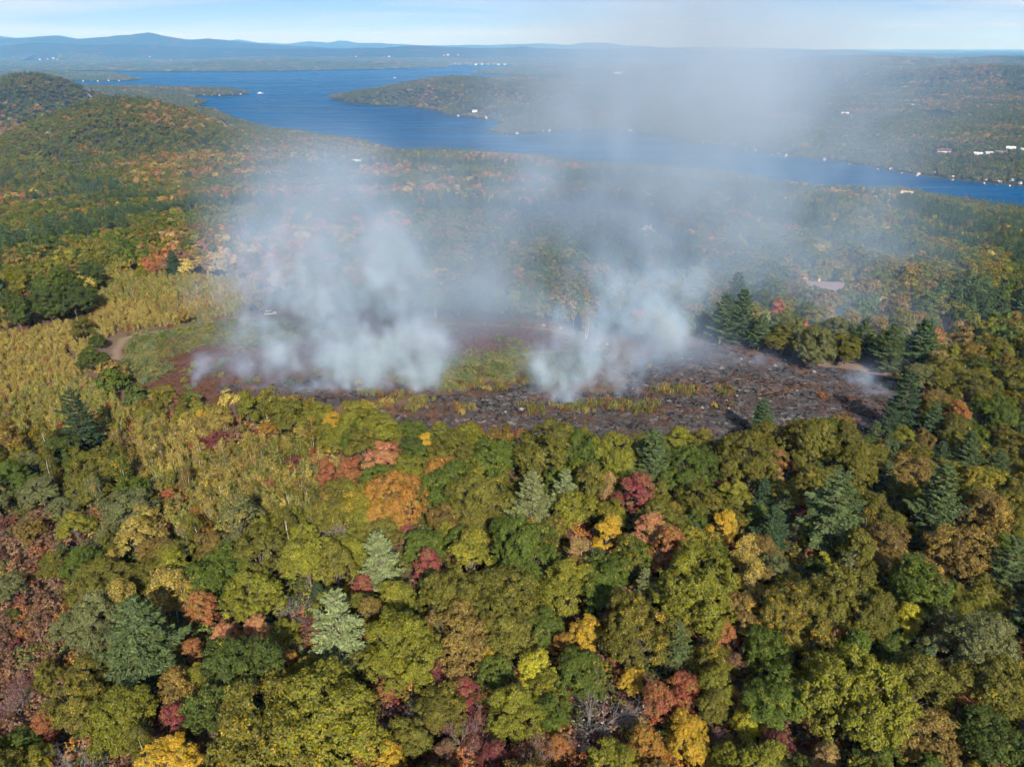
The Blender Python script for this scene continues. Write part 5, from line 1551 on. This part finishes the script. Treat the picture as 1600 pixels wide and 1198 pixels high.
# ------------------------------------------------------------------ houses, sheds and docks
WALL = {'white': (0.62, 0.61, 0.58), 'cream': (0.66, 0.56, 0.40), 'grey_wall': (0.40, 0.38, 0.36), 'pink_wall': (0.55, 0.36, 0.30), 'brown_wall': (0.22, 0.14, 0.09)}
ROOF = {'tan_roof': (0.45, 0.33, 0.22), 'mauve_roof': (0.15, 0.115, 0.12), 'white_roof': (0.52, 0.52, 0.52), 'grey_roof': (0.30, 0.30, 0.31), 'purple_roof': (0.10, 0.05, 0.09), 'brown_roof': (0.20, 0.12, 0.09)}
for k, c in {**WALL, **ROOF}.items():
    MAT[k] = plain(k, c, 0.7, 0.2, 0.12, 0.6)
def roof_mesh(w, l, z, rise, over, mat):
    """a gable roof with thickness, ridge along y"""
    hw, hl, t = w / 2 + over, l / 2 + over, 0.22
    dz = rise * over / (w / 2)
    prof = [(-hw, z - dz), (0, z + rise), (hw, z - dz), (hw, z - dz + t), (0, z + rise + t), (-hw, z - dz + t)]
    v = [(x, -hl, q) for x, q in prof] + [(x, hl, q) for x, q in prof]
    f = [(i, (i + 1) % 6, (i + 1) % 6 + 6, i + 6) for i in range(6)] + [(0, 5, 4, 1), (1, 4, 3, 2), (7, 10, 11, 6), (8, 9, 10, 7)]
    me = bpy.data.meshes.new('roof'); me.from_pydata(v, [], f); me.materials.append(mat); me.update()
    return me
def wall_mesh(w, l, h, rise, mat):
    a, b = w / 2, l / 2
    v = [(-a, -b, -2.0), (a, -b, -2.0), (a, b, -2.0), (-a, b, -2.0), (-a, -b, h), (a, -b, h), (a, b, h), (-a, b, h), (0, -b, h + rise), (0, b, h + rise)]
    f = [(0, 1, 5, 4), (1, 2, 6, 5), (2, 3, 7, 6), (3, 0, 4, 7), (4, 5, 8), (6, 7, 9)]
    me = bpy.data.meshes.new('wall'); me.from_pydata(v, [], f); me.materials.append(mat); me.update()
    return me
def house(x, y, w, l, h, turn, wall, roof, label, detail, group):
    z = float(ground(x, y)[0])
    root = add_obj('house', None, label=label, category='house', group=group)
    root.location = (x, y, z); root.rotation_euler = (0, 0, math.radians(turn))
    rise = w * 0.36
    add_obj('wall', wall_mesh(w, l, h, rise, MAT[wall]), root)
    rf = add_obj('roof', roof_mesh(w, l, h, rise, 0.5, MAT[roof]), root)
    if detail:
        add_obj('chimney', box_mesh('chimney', [(w * 0.12, w * 0.12 + 0.9, l * 0.15, l * 0.15 + 0.9, h + rise * 0.4, h + rise + 1.1)], MAT['pink_wall']), rf)
        for sx in (-1, 1):
            xx = sx * (w / 2)
            for k in range(3):
                yy = -l / 2 + l * (k + 0.7) / 3.4
                o = add_obj('window', box_mesh('window_frame', [(xx - 0.06, xx + 0.06, yy - 0.75, yy + 0.75, 1.0, 2.4)], MAT['white']), root)
                add_obj('pane', box_mesh('pane', [(xx - 0.09, xx + 0.09, yy - 0.6, yy + 0.6, 1.15, 2.25)], MAT['glass_dark']), o)
        for yy in (-l / 2, l / 2):
            for q in (-0.28, 0.28):
                o = add_obj('window', box_mesh('window_frame', [(q * w - 0.7, q * w + 0.7, yy - 0.06, yy + 0.06, 1.0, 2.4)], MAT['white']), root)
                add_obj('pane', box_mesh('pane', [(q * w - 0.55, q * w + 0.55, yy - 0.09, yy + 0.09, 1.15, 2.25)], MAT['glass_dark']), o)
        o = add_obj('door', box_mesh('door', [(-0.5, 0.5, -l / 2 - 0.08, -l / 2 + 0.05, 0.0, 2.1)], MAT['brown_wall']), root)
for (x, y, w, l, h, tn, wa, ro, cl, lab) in HOUSES:
    house(x, y, w, l, h, tn, wa, ro, lab, math.hypot(x, y) < 2200, 'houses in the woods')
def shore_houses():
    rng = np.random.default_rng(59)
    for i, p in enumerate(SHORE):
        d = float(np.hypot(*p))
        far = i >= len(SHORE_PX)
        u, v, _ = to_pixel(p[0], p[1], 3.0)
        place = 'along the far shore of the lake' if far else 'on the point at the left shore' if u < 400 and v > 140 else 'on the wooded island' if u < 230 else 'on the tip of the wooded peninsula' if u < 775 else 'on the far shore of the bay'
        wa = ('white', 'white', 'cream', 'grey_wall', 'brown_wall', 'white')[rng.integers(6)] if not far else 'white'
        ro = ('grey_roof', 'white_roof', 'brown_roof', 'tan_roof')[rng.integers(4)] if not far else ('white_roof', 'grey_roof')[rng.integers(2)]
        k = 0.72 if d < 2200 else 0.85 if d < 5000 else 1.1
        q = {'white': 'white', 'cream': 'cream', 'grey_wall': 'grey', 'brown_wall': 'brown'}[wa]
        house(p[0], p[1], 6.5 * k * rng.uniform(.8, 1.2), 9 * k * rng.uniform(.8, 1.3), 3.4 * k, rng.uniform(50, 120), wa, ro, f"small {q} waterside cottage with {ro.split('_')[0]} roof {place}", False, f'cottages {place}')
    for i, p in enumerate(TOWN):
        t_ = i < 17
        k = rng.uniform(0.8, 1.5)
        house(p[0], p[1], 14 * k, 22 * k, 6 * k, rng.uniform(60, 110), 'white', 'white_roof', 'white building of the small town across the lake' if t_ else 'pale building alone on the wooded hills past the lake', False, 'town across the lake' if t_ else 'far farms')
shore_houses()

def docks():
    rng = np.random.default_rng(61)
    me_l = {}
    n = 0
    for i in range(0, len(SHORE_PX), 2):
        p = SHORE[i]
        d = np.hypot(*p)
        if d > 3200:
            continue
        q = -p / d
        for k in range(60):
            c = p + q * k * 2
            if float(water_signed(np.array([c[0]]), np.array([c[1]]))[0]) < -1:
                break
        root = add_obj('dock', None, label='narrow pale wooden dock reaching from the shore into the bay', category='dock', group='docks along the bay')
        root.location = (c[0], c[1], 0.0)
        root.rotation_euler = (0, 0, math.atan2(q[1], q[0]) + rng.uniform(-0.4, 0.4))
        L = rng.uniform(10, 20)
        add_obj('deck', box_mesh('deck', [(-3, L, -1.3, 1.3, 0.75, 0.95)], MAT['pale_bark']), root)
        for x in (1.0, L * 0.5, L - 0.6):
            for y in (-1.1, 1.1):
                add_obj('post', box_mesh('post', [(x - 0.12, x + 0.12, y - 0.12, y + 0.12, -2.0, 0.745)], MAT['grey_wood']), root)
docks()

def boat(u, v, L, turn, lab):
    p = on_plane(u, v, 0.3)
    root = add_obj('boat', None, label=lab, category='boat')
    root.location = (p[0], p[1], 0.0); root.rotation_euler = (0, 0, math.radians(turn))
    a = L / 2; b = L * 0.15; h = L * 0.09
    v_ = [(-a, -b, h), (a * .4, -b, h), (a, 0, h * 1.25), (a * .4, b, h), (-a, b, h), (-a, -b * .7, -h * .4), (a * .4, -b * .6, -h * .4), (a * .85, 0, -h * .3), (a * .4, b * .6, -h * .4), (-a, b * .7, -h * .4)]
    f = [(0, 1, 2, 3, 4), (9, 8, 7, 6, 5), (0, 5, 6, 1), (1, 6, 7, 2), (2, 7, 8, 3), (3, 8, 9, 4), (4, 9, 5, 0)]
    me = bpy.data.meshes.new('hull'); me.from_pydata(v_, [], f); me.materials.append(MAT['white']); me.update()
    add_obj('hull', me, root)
    c = add_obj('cabin', box_mesh('cabin', [(-a * .5, a * .25, -b * .7, b * .7, h, h * 2.6, L * .02)], MAT['white']), root)
    add_obj('windscreen', box_mesh('windscreen', [(a * .12, a * .25, -b * .62, b * .62, h * 1.6, h * 2.4, L * .005)], MAT['glass_dark']), c)
boat(407, 146.3, 34, 15, 'white tour boat near the tip of the left point')
boat(617, 122.0, 26, 40, 'tiny white motor boat out on the open lake')

# road seen in gaps of the forest
MAT['asphalt'] = plain('pale_worn_asphalt', (0.27, 0.26, 0.25), 0.85, 0.2, 0.1, 0.2)
def roads():
    for k, r in enumerate(ROADS):
        P = []
        for i in range(len(r) - 1):
            for t in np.linspace(0, 1, 8, endpoint=False):
                P.append(r[i] * (1 - t) + r[i + 1] * t)
        P.append(r[-1]); P = np.array(P)
        tg = unit(np.gradient(P, axis=0)); nrm = np.stack([-tg[:, 1], tg[:, 0]], -1)
        V = []
        for j in (-3.0, 0, 3.0):
            q = P + nrm * j
            V.append(np.column_stack([q, np.maximum(land(q[:, 0], q[:, 1])[0], 0.5) + 1.6]))
        n = len(P)
        v = np.vstack(V)
        f = np.array([(a + c * n, a + 1 + c * n, a + 1 + (c + 1) * n, a + (c + 1) * n) for c in (0, 1) for a in range(n - 1)])
        add_obj('road', mesh_np('road', v, f, MAT['asphalt'], True), kind='structure', label='pale road showing in a gap of the forest')
roads()
print('T f', time.time() - T0)

# ------------------------------------------------------------------ smoke
def lattice_noise(shape, cell, rng, octv=4, gain=0.55):
    """fractal noise on a voxel grid, by stretching random lattices along each axis"""
    out = np.zeros(shape, np.float32); amp, tot = 1.0, 0.0
    for o in range(octv):
        c = [max(1.6, k / 2 ** o) for k in cell]
        dims = [int(s / k) + 3 for s, k in zip(shape, c)]
        a = rng.uniform(0, 1, dims).astype(np.float32)
        for ax in range(3):
            t = np.arange(shape[ax]) / c[ax]
            i = t.astype(int); f = (t - i).astype(np.float32); f = f * f * (3 - 2 * f)
            sh = [1, 1, 1]; sh[ax] = len(t); f = f.reshape(sh)
            a = np.take(a, i, ax) * (1 - f) + np.take(a, i + 1, ax) * f
        out += a * amp; tot += amp; amp *= gain
    return out / tot

def warp_read(a, dxyz, amount):
    idx = []
    for ax in range(3):
        sh = [1, 1, 1]; sh[ax] = a.shape[ax]
        g = np.arange(a.shape[ax]).reshape(sh) + (dxyz[ax] - 0.5) * amount[ax]
        idx.append(np.clip(np.rint(g), 0, a.shape[ax] - 1).astype(np.int32))
    return a[idx[0], idx[1], idx[2]]

def smoke_volume(name, lo, hi, step, plumes, seed, mat, label, cell, warp, thr):
    rng = np.random.default_rng(seed)
    lo, hi = np.array(lo, float), np.array(hi, float)
    res = np.ceil((hi - lo) / step).astype(int) + 1
    hi = lo + (res - 1) * step
    D = np.zeros(res, np.float32)
    ax = [lo[i] + np.arange(res[i]) * step for i in range(3)]
    for path, tau_scale in plumes:
        # path rows: u, v, forward distance, radius, optical depth across
        P = np.array([np.append(np.array(at_depth(u, v, yw), float), [r, tau]) for u, v, yw, r, tau in path])
        seg = np.linalg.norm(np.diff(P[:, :3], axis=0), axis=1)
        s = np.append(0, np.cumsum(seg))
        q = 0.0
        while q <= s[-1]:
            c = np.array([np.interp(q, s, P[:, k]) for k in range(5)])
            r = c[3]
            for _ in range(2):
                rr = r * rng.uniform(0.55, 1.15)
                ctr = c[:3] + rng.normal(size=3) * r * np.array([0.42, 0.35, 0.3])
                ds = 0.25 * r
                amp = c[4] * tau_scale / (1.77 * rr) * ds / (1.77 * r) / 2 * 1.6
                sl, rel = [], []
                for k in range(3):
                    a = max(0, int((ctr[k] - 2.3 * rr - lo[k]) / step)); b = min(res[k], int((ctr[k] + 2.3 * rr - lo[k]) / step) + 2)
                    sl.append(slice(a, max(a, b))); rel.append(((ax[k][a:max(a, b)] - ctr[k]) / rr) ** 2)
                if all(len(x) for x in rel):
                    D[sl[0], sl[1], sl[2]] += (amp * np.exp(-rel[0])[:, None, None] * np.exp(-rel[1])[None, :, None] * np.exp(-rel[2] * 1.3)[None, None, :]).astype(np.float32)
            q += 0.25 * r
    shape = tuple(res)
    w = [lattice_noise(shape, cell, rng, 3) for _ in range(3)]
    rise_w = np.clip((ax[2] - 150.5) / 26.0, 0.08, 1.0)[None, None, :].astype(np.float32)      # calm at the ground, torn higher up
    w = [0.5 + (q - 0.5) * rise_w for q in w]
    D = warp_read(D, w, warp)
    n = lattice_noise(shape, [c * 0.8 for c in cell], rng, 4, 0.68)
    D *= np.clip((n - thr[0]) / (thr[1] - thr[0]), 0, None) ** 1.3
    # fade out before the walls of the grid
    for k in range(3):
        e = np.minimum(np.arange(res[k]), np.arange(res[k])[::-1]) / 6.0
        sh = [1, 1, 1]; sh[k] = res[k]
        if k == 2:
            e = np.minimum(1, np.arange(res[k])[::-1] / 10.0)
        D *= np.clip(e, 0, 1).reshape(sh).astype(np.float32)
    D[D < 2e-5] = 0
    me = bpy.data.meshes.new(name)
    me.vertices.add(D.size)
    point_attr(me, 'smoke_density', 'FLOAT', D.ravel())
    o = add_obj(name, me, kind='stuff', label=label)
    ng = bpy.data.node_groups.new(name + '_nodes', 'GeometryNodeTree')
    ng.interface.new_socket('Geometry', in_out='INPUT', socket_type='NodeSocketGeometry')
    ng.interface.new_socket('Geometry', in_out='OUTPUT', socket_type='NodeSocketGeometry')
    N, L = ng.nodes, ng.links
    gi = N.new('NodeGroupInput'); go = N.new('NodeGroupOutput')
    pos = N.new('GeometryNodeInputPosition')
    sub = N.new('ShaderNodeVectorMath'); sub.operation = 'SUBTRACT'; sub.inputs[1].default_value = tuple(lo); L.new(pos.outputs[0], sub.inputs[0])
    div = N.new('ShaderNodeVectorMath'); div.operation = 'SCALE'; div.inputs['Scale'].default_value = 1.0 / step; L.new(sub.outputs[0], div.inputs[0])
    sp = N.new('ShaderNodeSeparateXYZ'); L.new(div.outputs[0], sp.inputs[0])
    def cl(out, m):
        a = N.new('ShaderNodeMath'); a.operation = 'ROUND'; L.new(out, a.inputs[0])
        b = N.new('ShaderNodeClamp'); b.inputs['Max'].default_value = float(m - 1); L.new(a.outputs[0], b.inputs['Value'])
        f = N.new('FunctionNodeFloatToInt'); L.new(b.outputs[0], f.inputs[0])
        return f.outputs[0]
    ix, iy, iz = cl(sp.outputs[0], res[0]), cl(sp.outputs[1], res[1]), cl(sp.outputs[2], res[2])
    def im(op, a, b):
        m = N.new('FunctionNodeIntegerMath'); m.operation = op
        for k, q in enumerate((a, b)):
            if isinstance(q, int):
                m.inputs[k].default_value = q
            else:
                L.new(q, m.inputs[k])
        return m.outputs[0]
    idx = im('ADD', im('MULTIPLY', im('ADD', im('MULTIPLY', ix, int(res[1])), iy), int(res[2])), iz)
    na = N.new('GeometryNodeInputNamedAttribute'); na.data_type = 'FLOAT'; na.inputs['Name'].default_value = 'smoke_density'
    si = N.new('GeometryNodeSampleIndex'); si.data_type = 'FLOAT'; si.domain = 'POINT'
    L.new(gi.outputs[0], si.inputs['Geometry']); L.new(na.outputs['Attribute'], si.inputs['Value']); L.new(idx, si.inputs['Index'])
    vc = N.new('GeometryNodeVolumeCube')
    L.new(si.outputs[0], vc.inputs['Density'])
    vc.inputs['Min'].default_value = tuple(lo); vc.inputs['Max'].default_value = tuple(hi)
    for k, nm in enumerate(('Resolution X', 'Resolution Y', 'Resolution Z')):
        vc.inputs[nm].default_value = int(res[k])
    sm = N.new('GeometryNodeSetMaterial'); sm.inputs['Material'].default_value = mat
    L.new(vc.outputs[0], sm.inputs['Geometry']); L.new(sm.outputs[0], go.inputs[0])
    md = o.modifiers.new('smoke', 'NODES'); md.node_group = ng
    me.materials.append(mat)
    return o

def volume_material(name, col, absorb, density, attr=True, aniso=0.0):
    t = NT(name)
    v = t.node('VolumePrincipled')
    v.inputs['Color'].default_value = (*col, 1)
    v.inputs['Absorption Color'].default_value = (*absorb, 1)
    v.inputs['Density'].default_value = density
    v.inputs['Anisotropy'].default_value = aniso
    if not attr:
        v.inputs['Density Attribute'].default_value = ''
    t.l.new(v.outputs[0], t.out.inputs['Volume'])
    return t.m
SMOKE = volume_material('wood_smoke', (0.52, 0.71, 1.0), (0.60, 0.73, 0.95), 1.2, True, 0.0)
THIN_SMOKE = volume_material('thin_wood_smoke', (0.42, 0.57, 0.78), (0.42, 0.42, 0.42), 1.25, True, 0.1)

LOW_PLUMES = [
    # the big double column left of the middle
    ([(648, 614, 208, 0.80, 0.60), (648, 598, 209, 2.20, 1.05), (640, 572, 211, 5.75, 1.36), (628, 540, 214, 9.20, 1.50), (612, 505, 218, 11.50, 1.30), (600, 470, 222, 12.65, 1.20), (596, 420, 228, 13.80, 1.10), (590, 370, 235, 14.95, 0.90)], 0.92),
    ([(672, 606, 209, 1.50, 0.35), (676, 575, 212, 5.00, 0.70), (665, 545, 215, 8.05, 0.77)], 0.92),
    ([(545, 606, 209, 1.20, 0.55), (540, 588, 210, 4.00, 0.98), (525, 560, 213, 8.05, 1.10), (510, 530, 217, 10.35, 1.10), (500, 500, 221, 11.50, 0.80), (480, 460, 226, 12.65, 0.70), (450, 420, 232, 12.65, 0.60), (430, 390, 238, 12.65, 0.60)], 1.35),
    ([(585, 608, 209, 1.20, 0.40), (575, 580, 211, 5.00, 0.70), (570, 550, 214, 8.05, 0.77), (575, 515, 218, 10.35, 0.80)], 1.15),
    ([(470, 602, 211, 1.00, 0.35), (460, 585, 213, 4.00, 0.49), (440, 550, 218, 8.05, 0.51), (420, 505, 224, 10.35, 0.50), (400, 460, 230, 11.50, 0.50), (395, 410, 237, 11.50, 0.45)], 1.7),
    ([(300, 608, 210, 0.40, 0.25), (303, 590, 211, 1.20, 0.35), (312, 572, 213, 2.53, 0.30), (330, 556, 216, 4.02, 0.20)], 1.5),
    ([(372, 606, 210, 0.50, 0.35), (374, 590, 211, 1.60, 0.42), (390, 570, 214, 3.45, 0.38), (420, 540, 219, 5.75, 0.30)], 1.6),
    ([(352, 603, 211, .5, .4), (350, 590, 212, 1.2, .3)], 0.92),
    ([(395, 606, 210, 0.80, 0.15), (440, 604, 210, 1.40, 0.21), (500, 602, 210, 1.84, 0.30), (560, 606, 210, 1.84, 0.30), (620, 606, 210, 1.84, 0.25)], 1.2),
    # the column right of the middle
    ([(888, 632, 200, 0.80, 0.55), (884, 612, 201, 3.00, 0.91), (884, 585, 203, 6.32, 1.15), (890, 555, 206, 9.20, 1.20), (905, 525, 211, 11.50, 1.00), (935, 500, 218, 12.65, 0.90), (965, 470, 228, 14.95, 0.80), (985, 430, 240, 16.10, 0.80)], 0.72),
    ([(862, 628, 201, 0.80, 0.35), (860, 605, 203, 2.50, 0.63), (866, 575, 206, 5.75, 0.77), (872, 545, 210, 8.05, 0.70)], 0.72),
    ([(937, 634, 199, 0.60, 0.45), (934, 610, 201, 2.20, 0.63), (932, 580, 204, 4.60, 0.77), (940, 545, 209, 8.05, 0.80)], 0.72),
    ([(968, 622, 202, 0.60, 0.25), (970, 600, 204, 2.00, 0.35), (975, 570, 208, 4.60, 0.42)], 0.72),
    ([(998, 616, 204, 0.60, 0.30), (996, 595, 206, 2.00, 0.39), (990, 565, 210, 4.60, 0.42), (985, 530, 216, 8.05, 0.50)], 0.72),
    ([(808, 616, 205, 0.50, 0.35), (825, 610, 206, 1.50, 0.49), (845, 600, 208, 2.88, 0.42)], 0.72),
    ([(960, 560, 222, 5.00, 0.25), (1000, 545, 228, 6.00, 0.42), (1040, 535, 234, 6.90, 0.51), (1070, 515, 240, 6.90, 0.60)], 0.72),
    # smoke working through the trees on the far side
    ([(1068, 545, 236, 1.50, 0.45), (1062, 520, 240, 4.00, 0.70), (1050, 500, 246, 8.05, 0.85), (1035, 485, 252, 9.20, 1.00), (1045, 462, 260, 10.35, 0.80), (1075, 430, 270, 11.50, 0.60)], 0.85),
    ([(1095, 545, 238, 1.0, .6), (1090, 520, 244, 4, .5)], 0.85),
    # low smoke lying over the right-hand end
    ([(1440, 610, 213, 3.00, 0.30), (1390, 625, 209, 4.00, 0.42), (1340, 635, 205, 3.45, 0.42), (1300, 642, 202, 2.30, 0.35)], 0.85),
    ([(1420, 590, 219, 4.00, 0.25), (1370, 600, 216, 4.00, 0.32), (1310, 598, 216, 4.02, 0.30), (1262, 592, 217, 2.30, 0.30)], 0.85),
    ([(1225, 548, 232, 2.00, 0.20), (1240, 540, 236, 4.00, 0.24), (1280, 520, 244, 6.90, 0.26)], 0.85),
    ([(1150, 560, 229, 2.00, 0.17), (1190, 558, 229, 2.50, 0.21), (1260, 568, 226, 2.88, 0.26)], 0.85),
]
HIGH_PLUMES = [
    ([(350, 575, 222, 8, .25), (430, 560, 222, 11, .6), (520, 555, 222, 11, .6), (620, 555, 222, 11, .45), (700, 545, 224, 9, .3), (760, 520, 232, 8, .2)], 1.0),
    ([(830, 585, 216, 7, .25), (890, 570, 217, 9, .4), (970, 565, 219, 10, .45), (1050, 555, 223, 9, .4), (1120, 545, 230, 8, .3)], 1.0),
    ([(1180, 570, 222, 5, .2), (1260, 585, 219, 6, .3), (1340, 600, 216, 7, .45), (1410, 605, 215, 7, .5), (1450, 590, 220, 7, .4)], 1.0),
    ([(598, 470, 225, 11, .9), (594, 410, 231, 13, 1.3), (588, 350, 239, 16, 1.3), (578, 300, 247, 19, 1.0), (562, 262, 256, 22, .55), (555, 235, 264, 22, .25)], 1.0),
    ([(430, 400, 238, 10, .8), (440, 330, 255, 16, .8), (465, 285, 270, 20, .6), (475, 245, 284, 22, .35)], 1.0),
    ([(720, 440, 255, 18, .5), (740, 380, 275, 26, .55), (760, 320, 300, 32, .5), (780, 260, 330, 36, .35)], 1.0),
    ([(985, 430, 240, 16, .5), (975, 380, 252, 18, .95), (960, 330, 266, 22, .95), (955, 270, 284, 27, .8), (970, 210, 306, 34, .7), (1000, 140, 335, 42, .75), (1040, 60, 370, 50, .95), (1090, -20, 410, 58, 1.0), (1120, -90, 450, 64, .8)], 1.0),
    ([(1040, 460, 262, 15, .7), (1060, 420, 275, 20, .7), (1065, 350, 300, 28, .55), (1080, 280, 330, 36, .5), (1110, 200, 365, 46, .5), (1150, 110, 410, 56, .6), (1200, 20, 460, 62, .8), (1230, -60, 510, 68, .6)], 1.0),
    ([(1180, 440, 290, 22, .4), (1220, 380, 320, 30, .40), (1260, 310, 360, 40, .36), (1290, 240, 400, 48, .38), (1300, 160, 440, 52, .30), (1290, 90, 480, 56, .2)], 1.0),
    ([(1380, 540, 250, 18, .35), (1400, 470, 290, 24, .25), (1370, 400, 330, 30, .25), (1350, 330, 370, 36, .28), (1340, 260, 410, 40, .25), (1330, 190, 450, 44, .2)], 1.0),
    ([(1080, 490, 268, 12, .5), (1180, 490, 266, 13, .5), (1280, 505, 260, 13, .5), (1400, 540, 250, 12, .5), (1450, 580, 235, 9, .4)], 1.0),
    ([(400, 440, 240, 10, .5), (520, 450, 245, 13, .5), (640, 460, 250, 14, .6), (780, 470, 256, 14, .6), (850, 490, 250, 10, .4)], 1.0),
    ([(860, 330, 300, 24, .3), (850, 250, 330, 30, .3), (880, 170, 370, 40, .28), (930, 90, 420, 50, .25)], 1.0),
]
smoke_volume('smoke', (-125, 192, 149.0), (140, 285, 224), 1.15, LOW_PLUMES, 71, SMOKE, 'white smoke columns rising from the smouldering field', (9, 8, 13), (22, 18, 15), (0.40, 0.555))
smoke_volume('drifting_smoke', (-150, 205, 150.0), (400, 640, 345), 3.4, HIGH_PLUMES, 73, THIN_SMOKE, 'thin veil of smoke drifting up over the woods and the lake', (13, 13, 13), (12, 11, 11), (0.26, 0.57))
print('T g', time.time() - T0)

# ------------------------------------------------------------------ the air
def haze():
    me = box_mesh('haze', [(-46000, 46000, -2000, 44000, -9.0, 900.0)], volume_material('autumn_air', (0.15, 0.47, 1.0), (1, 1, 1), 5.8e-5, False))
    add_obj('haze', me, kind='stuff', label='thin blue haze over the lake and the far hills')
haze()
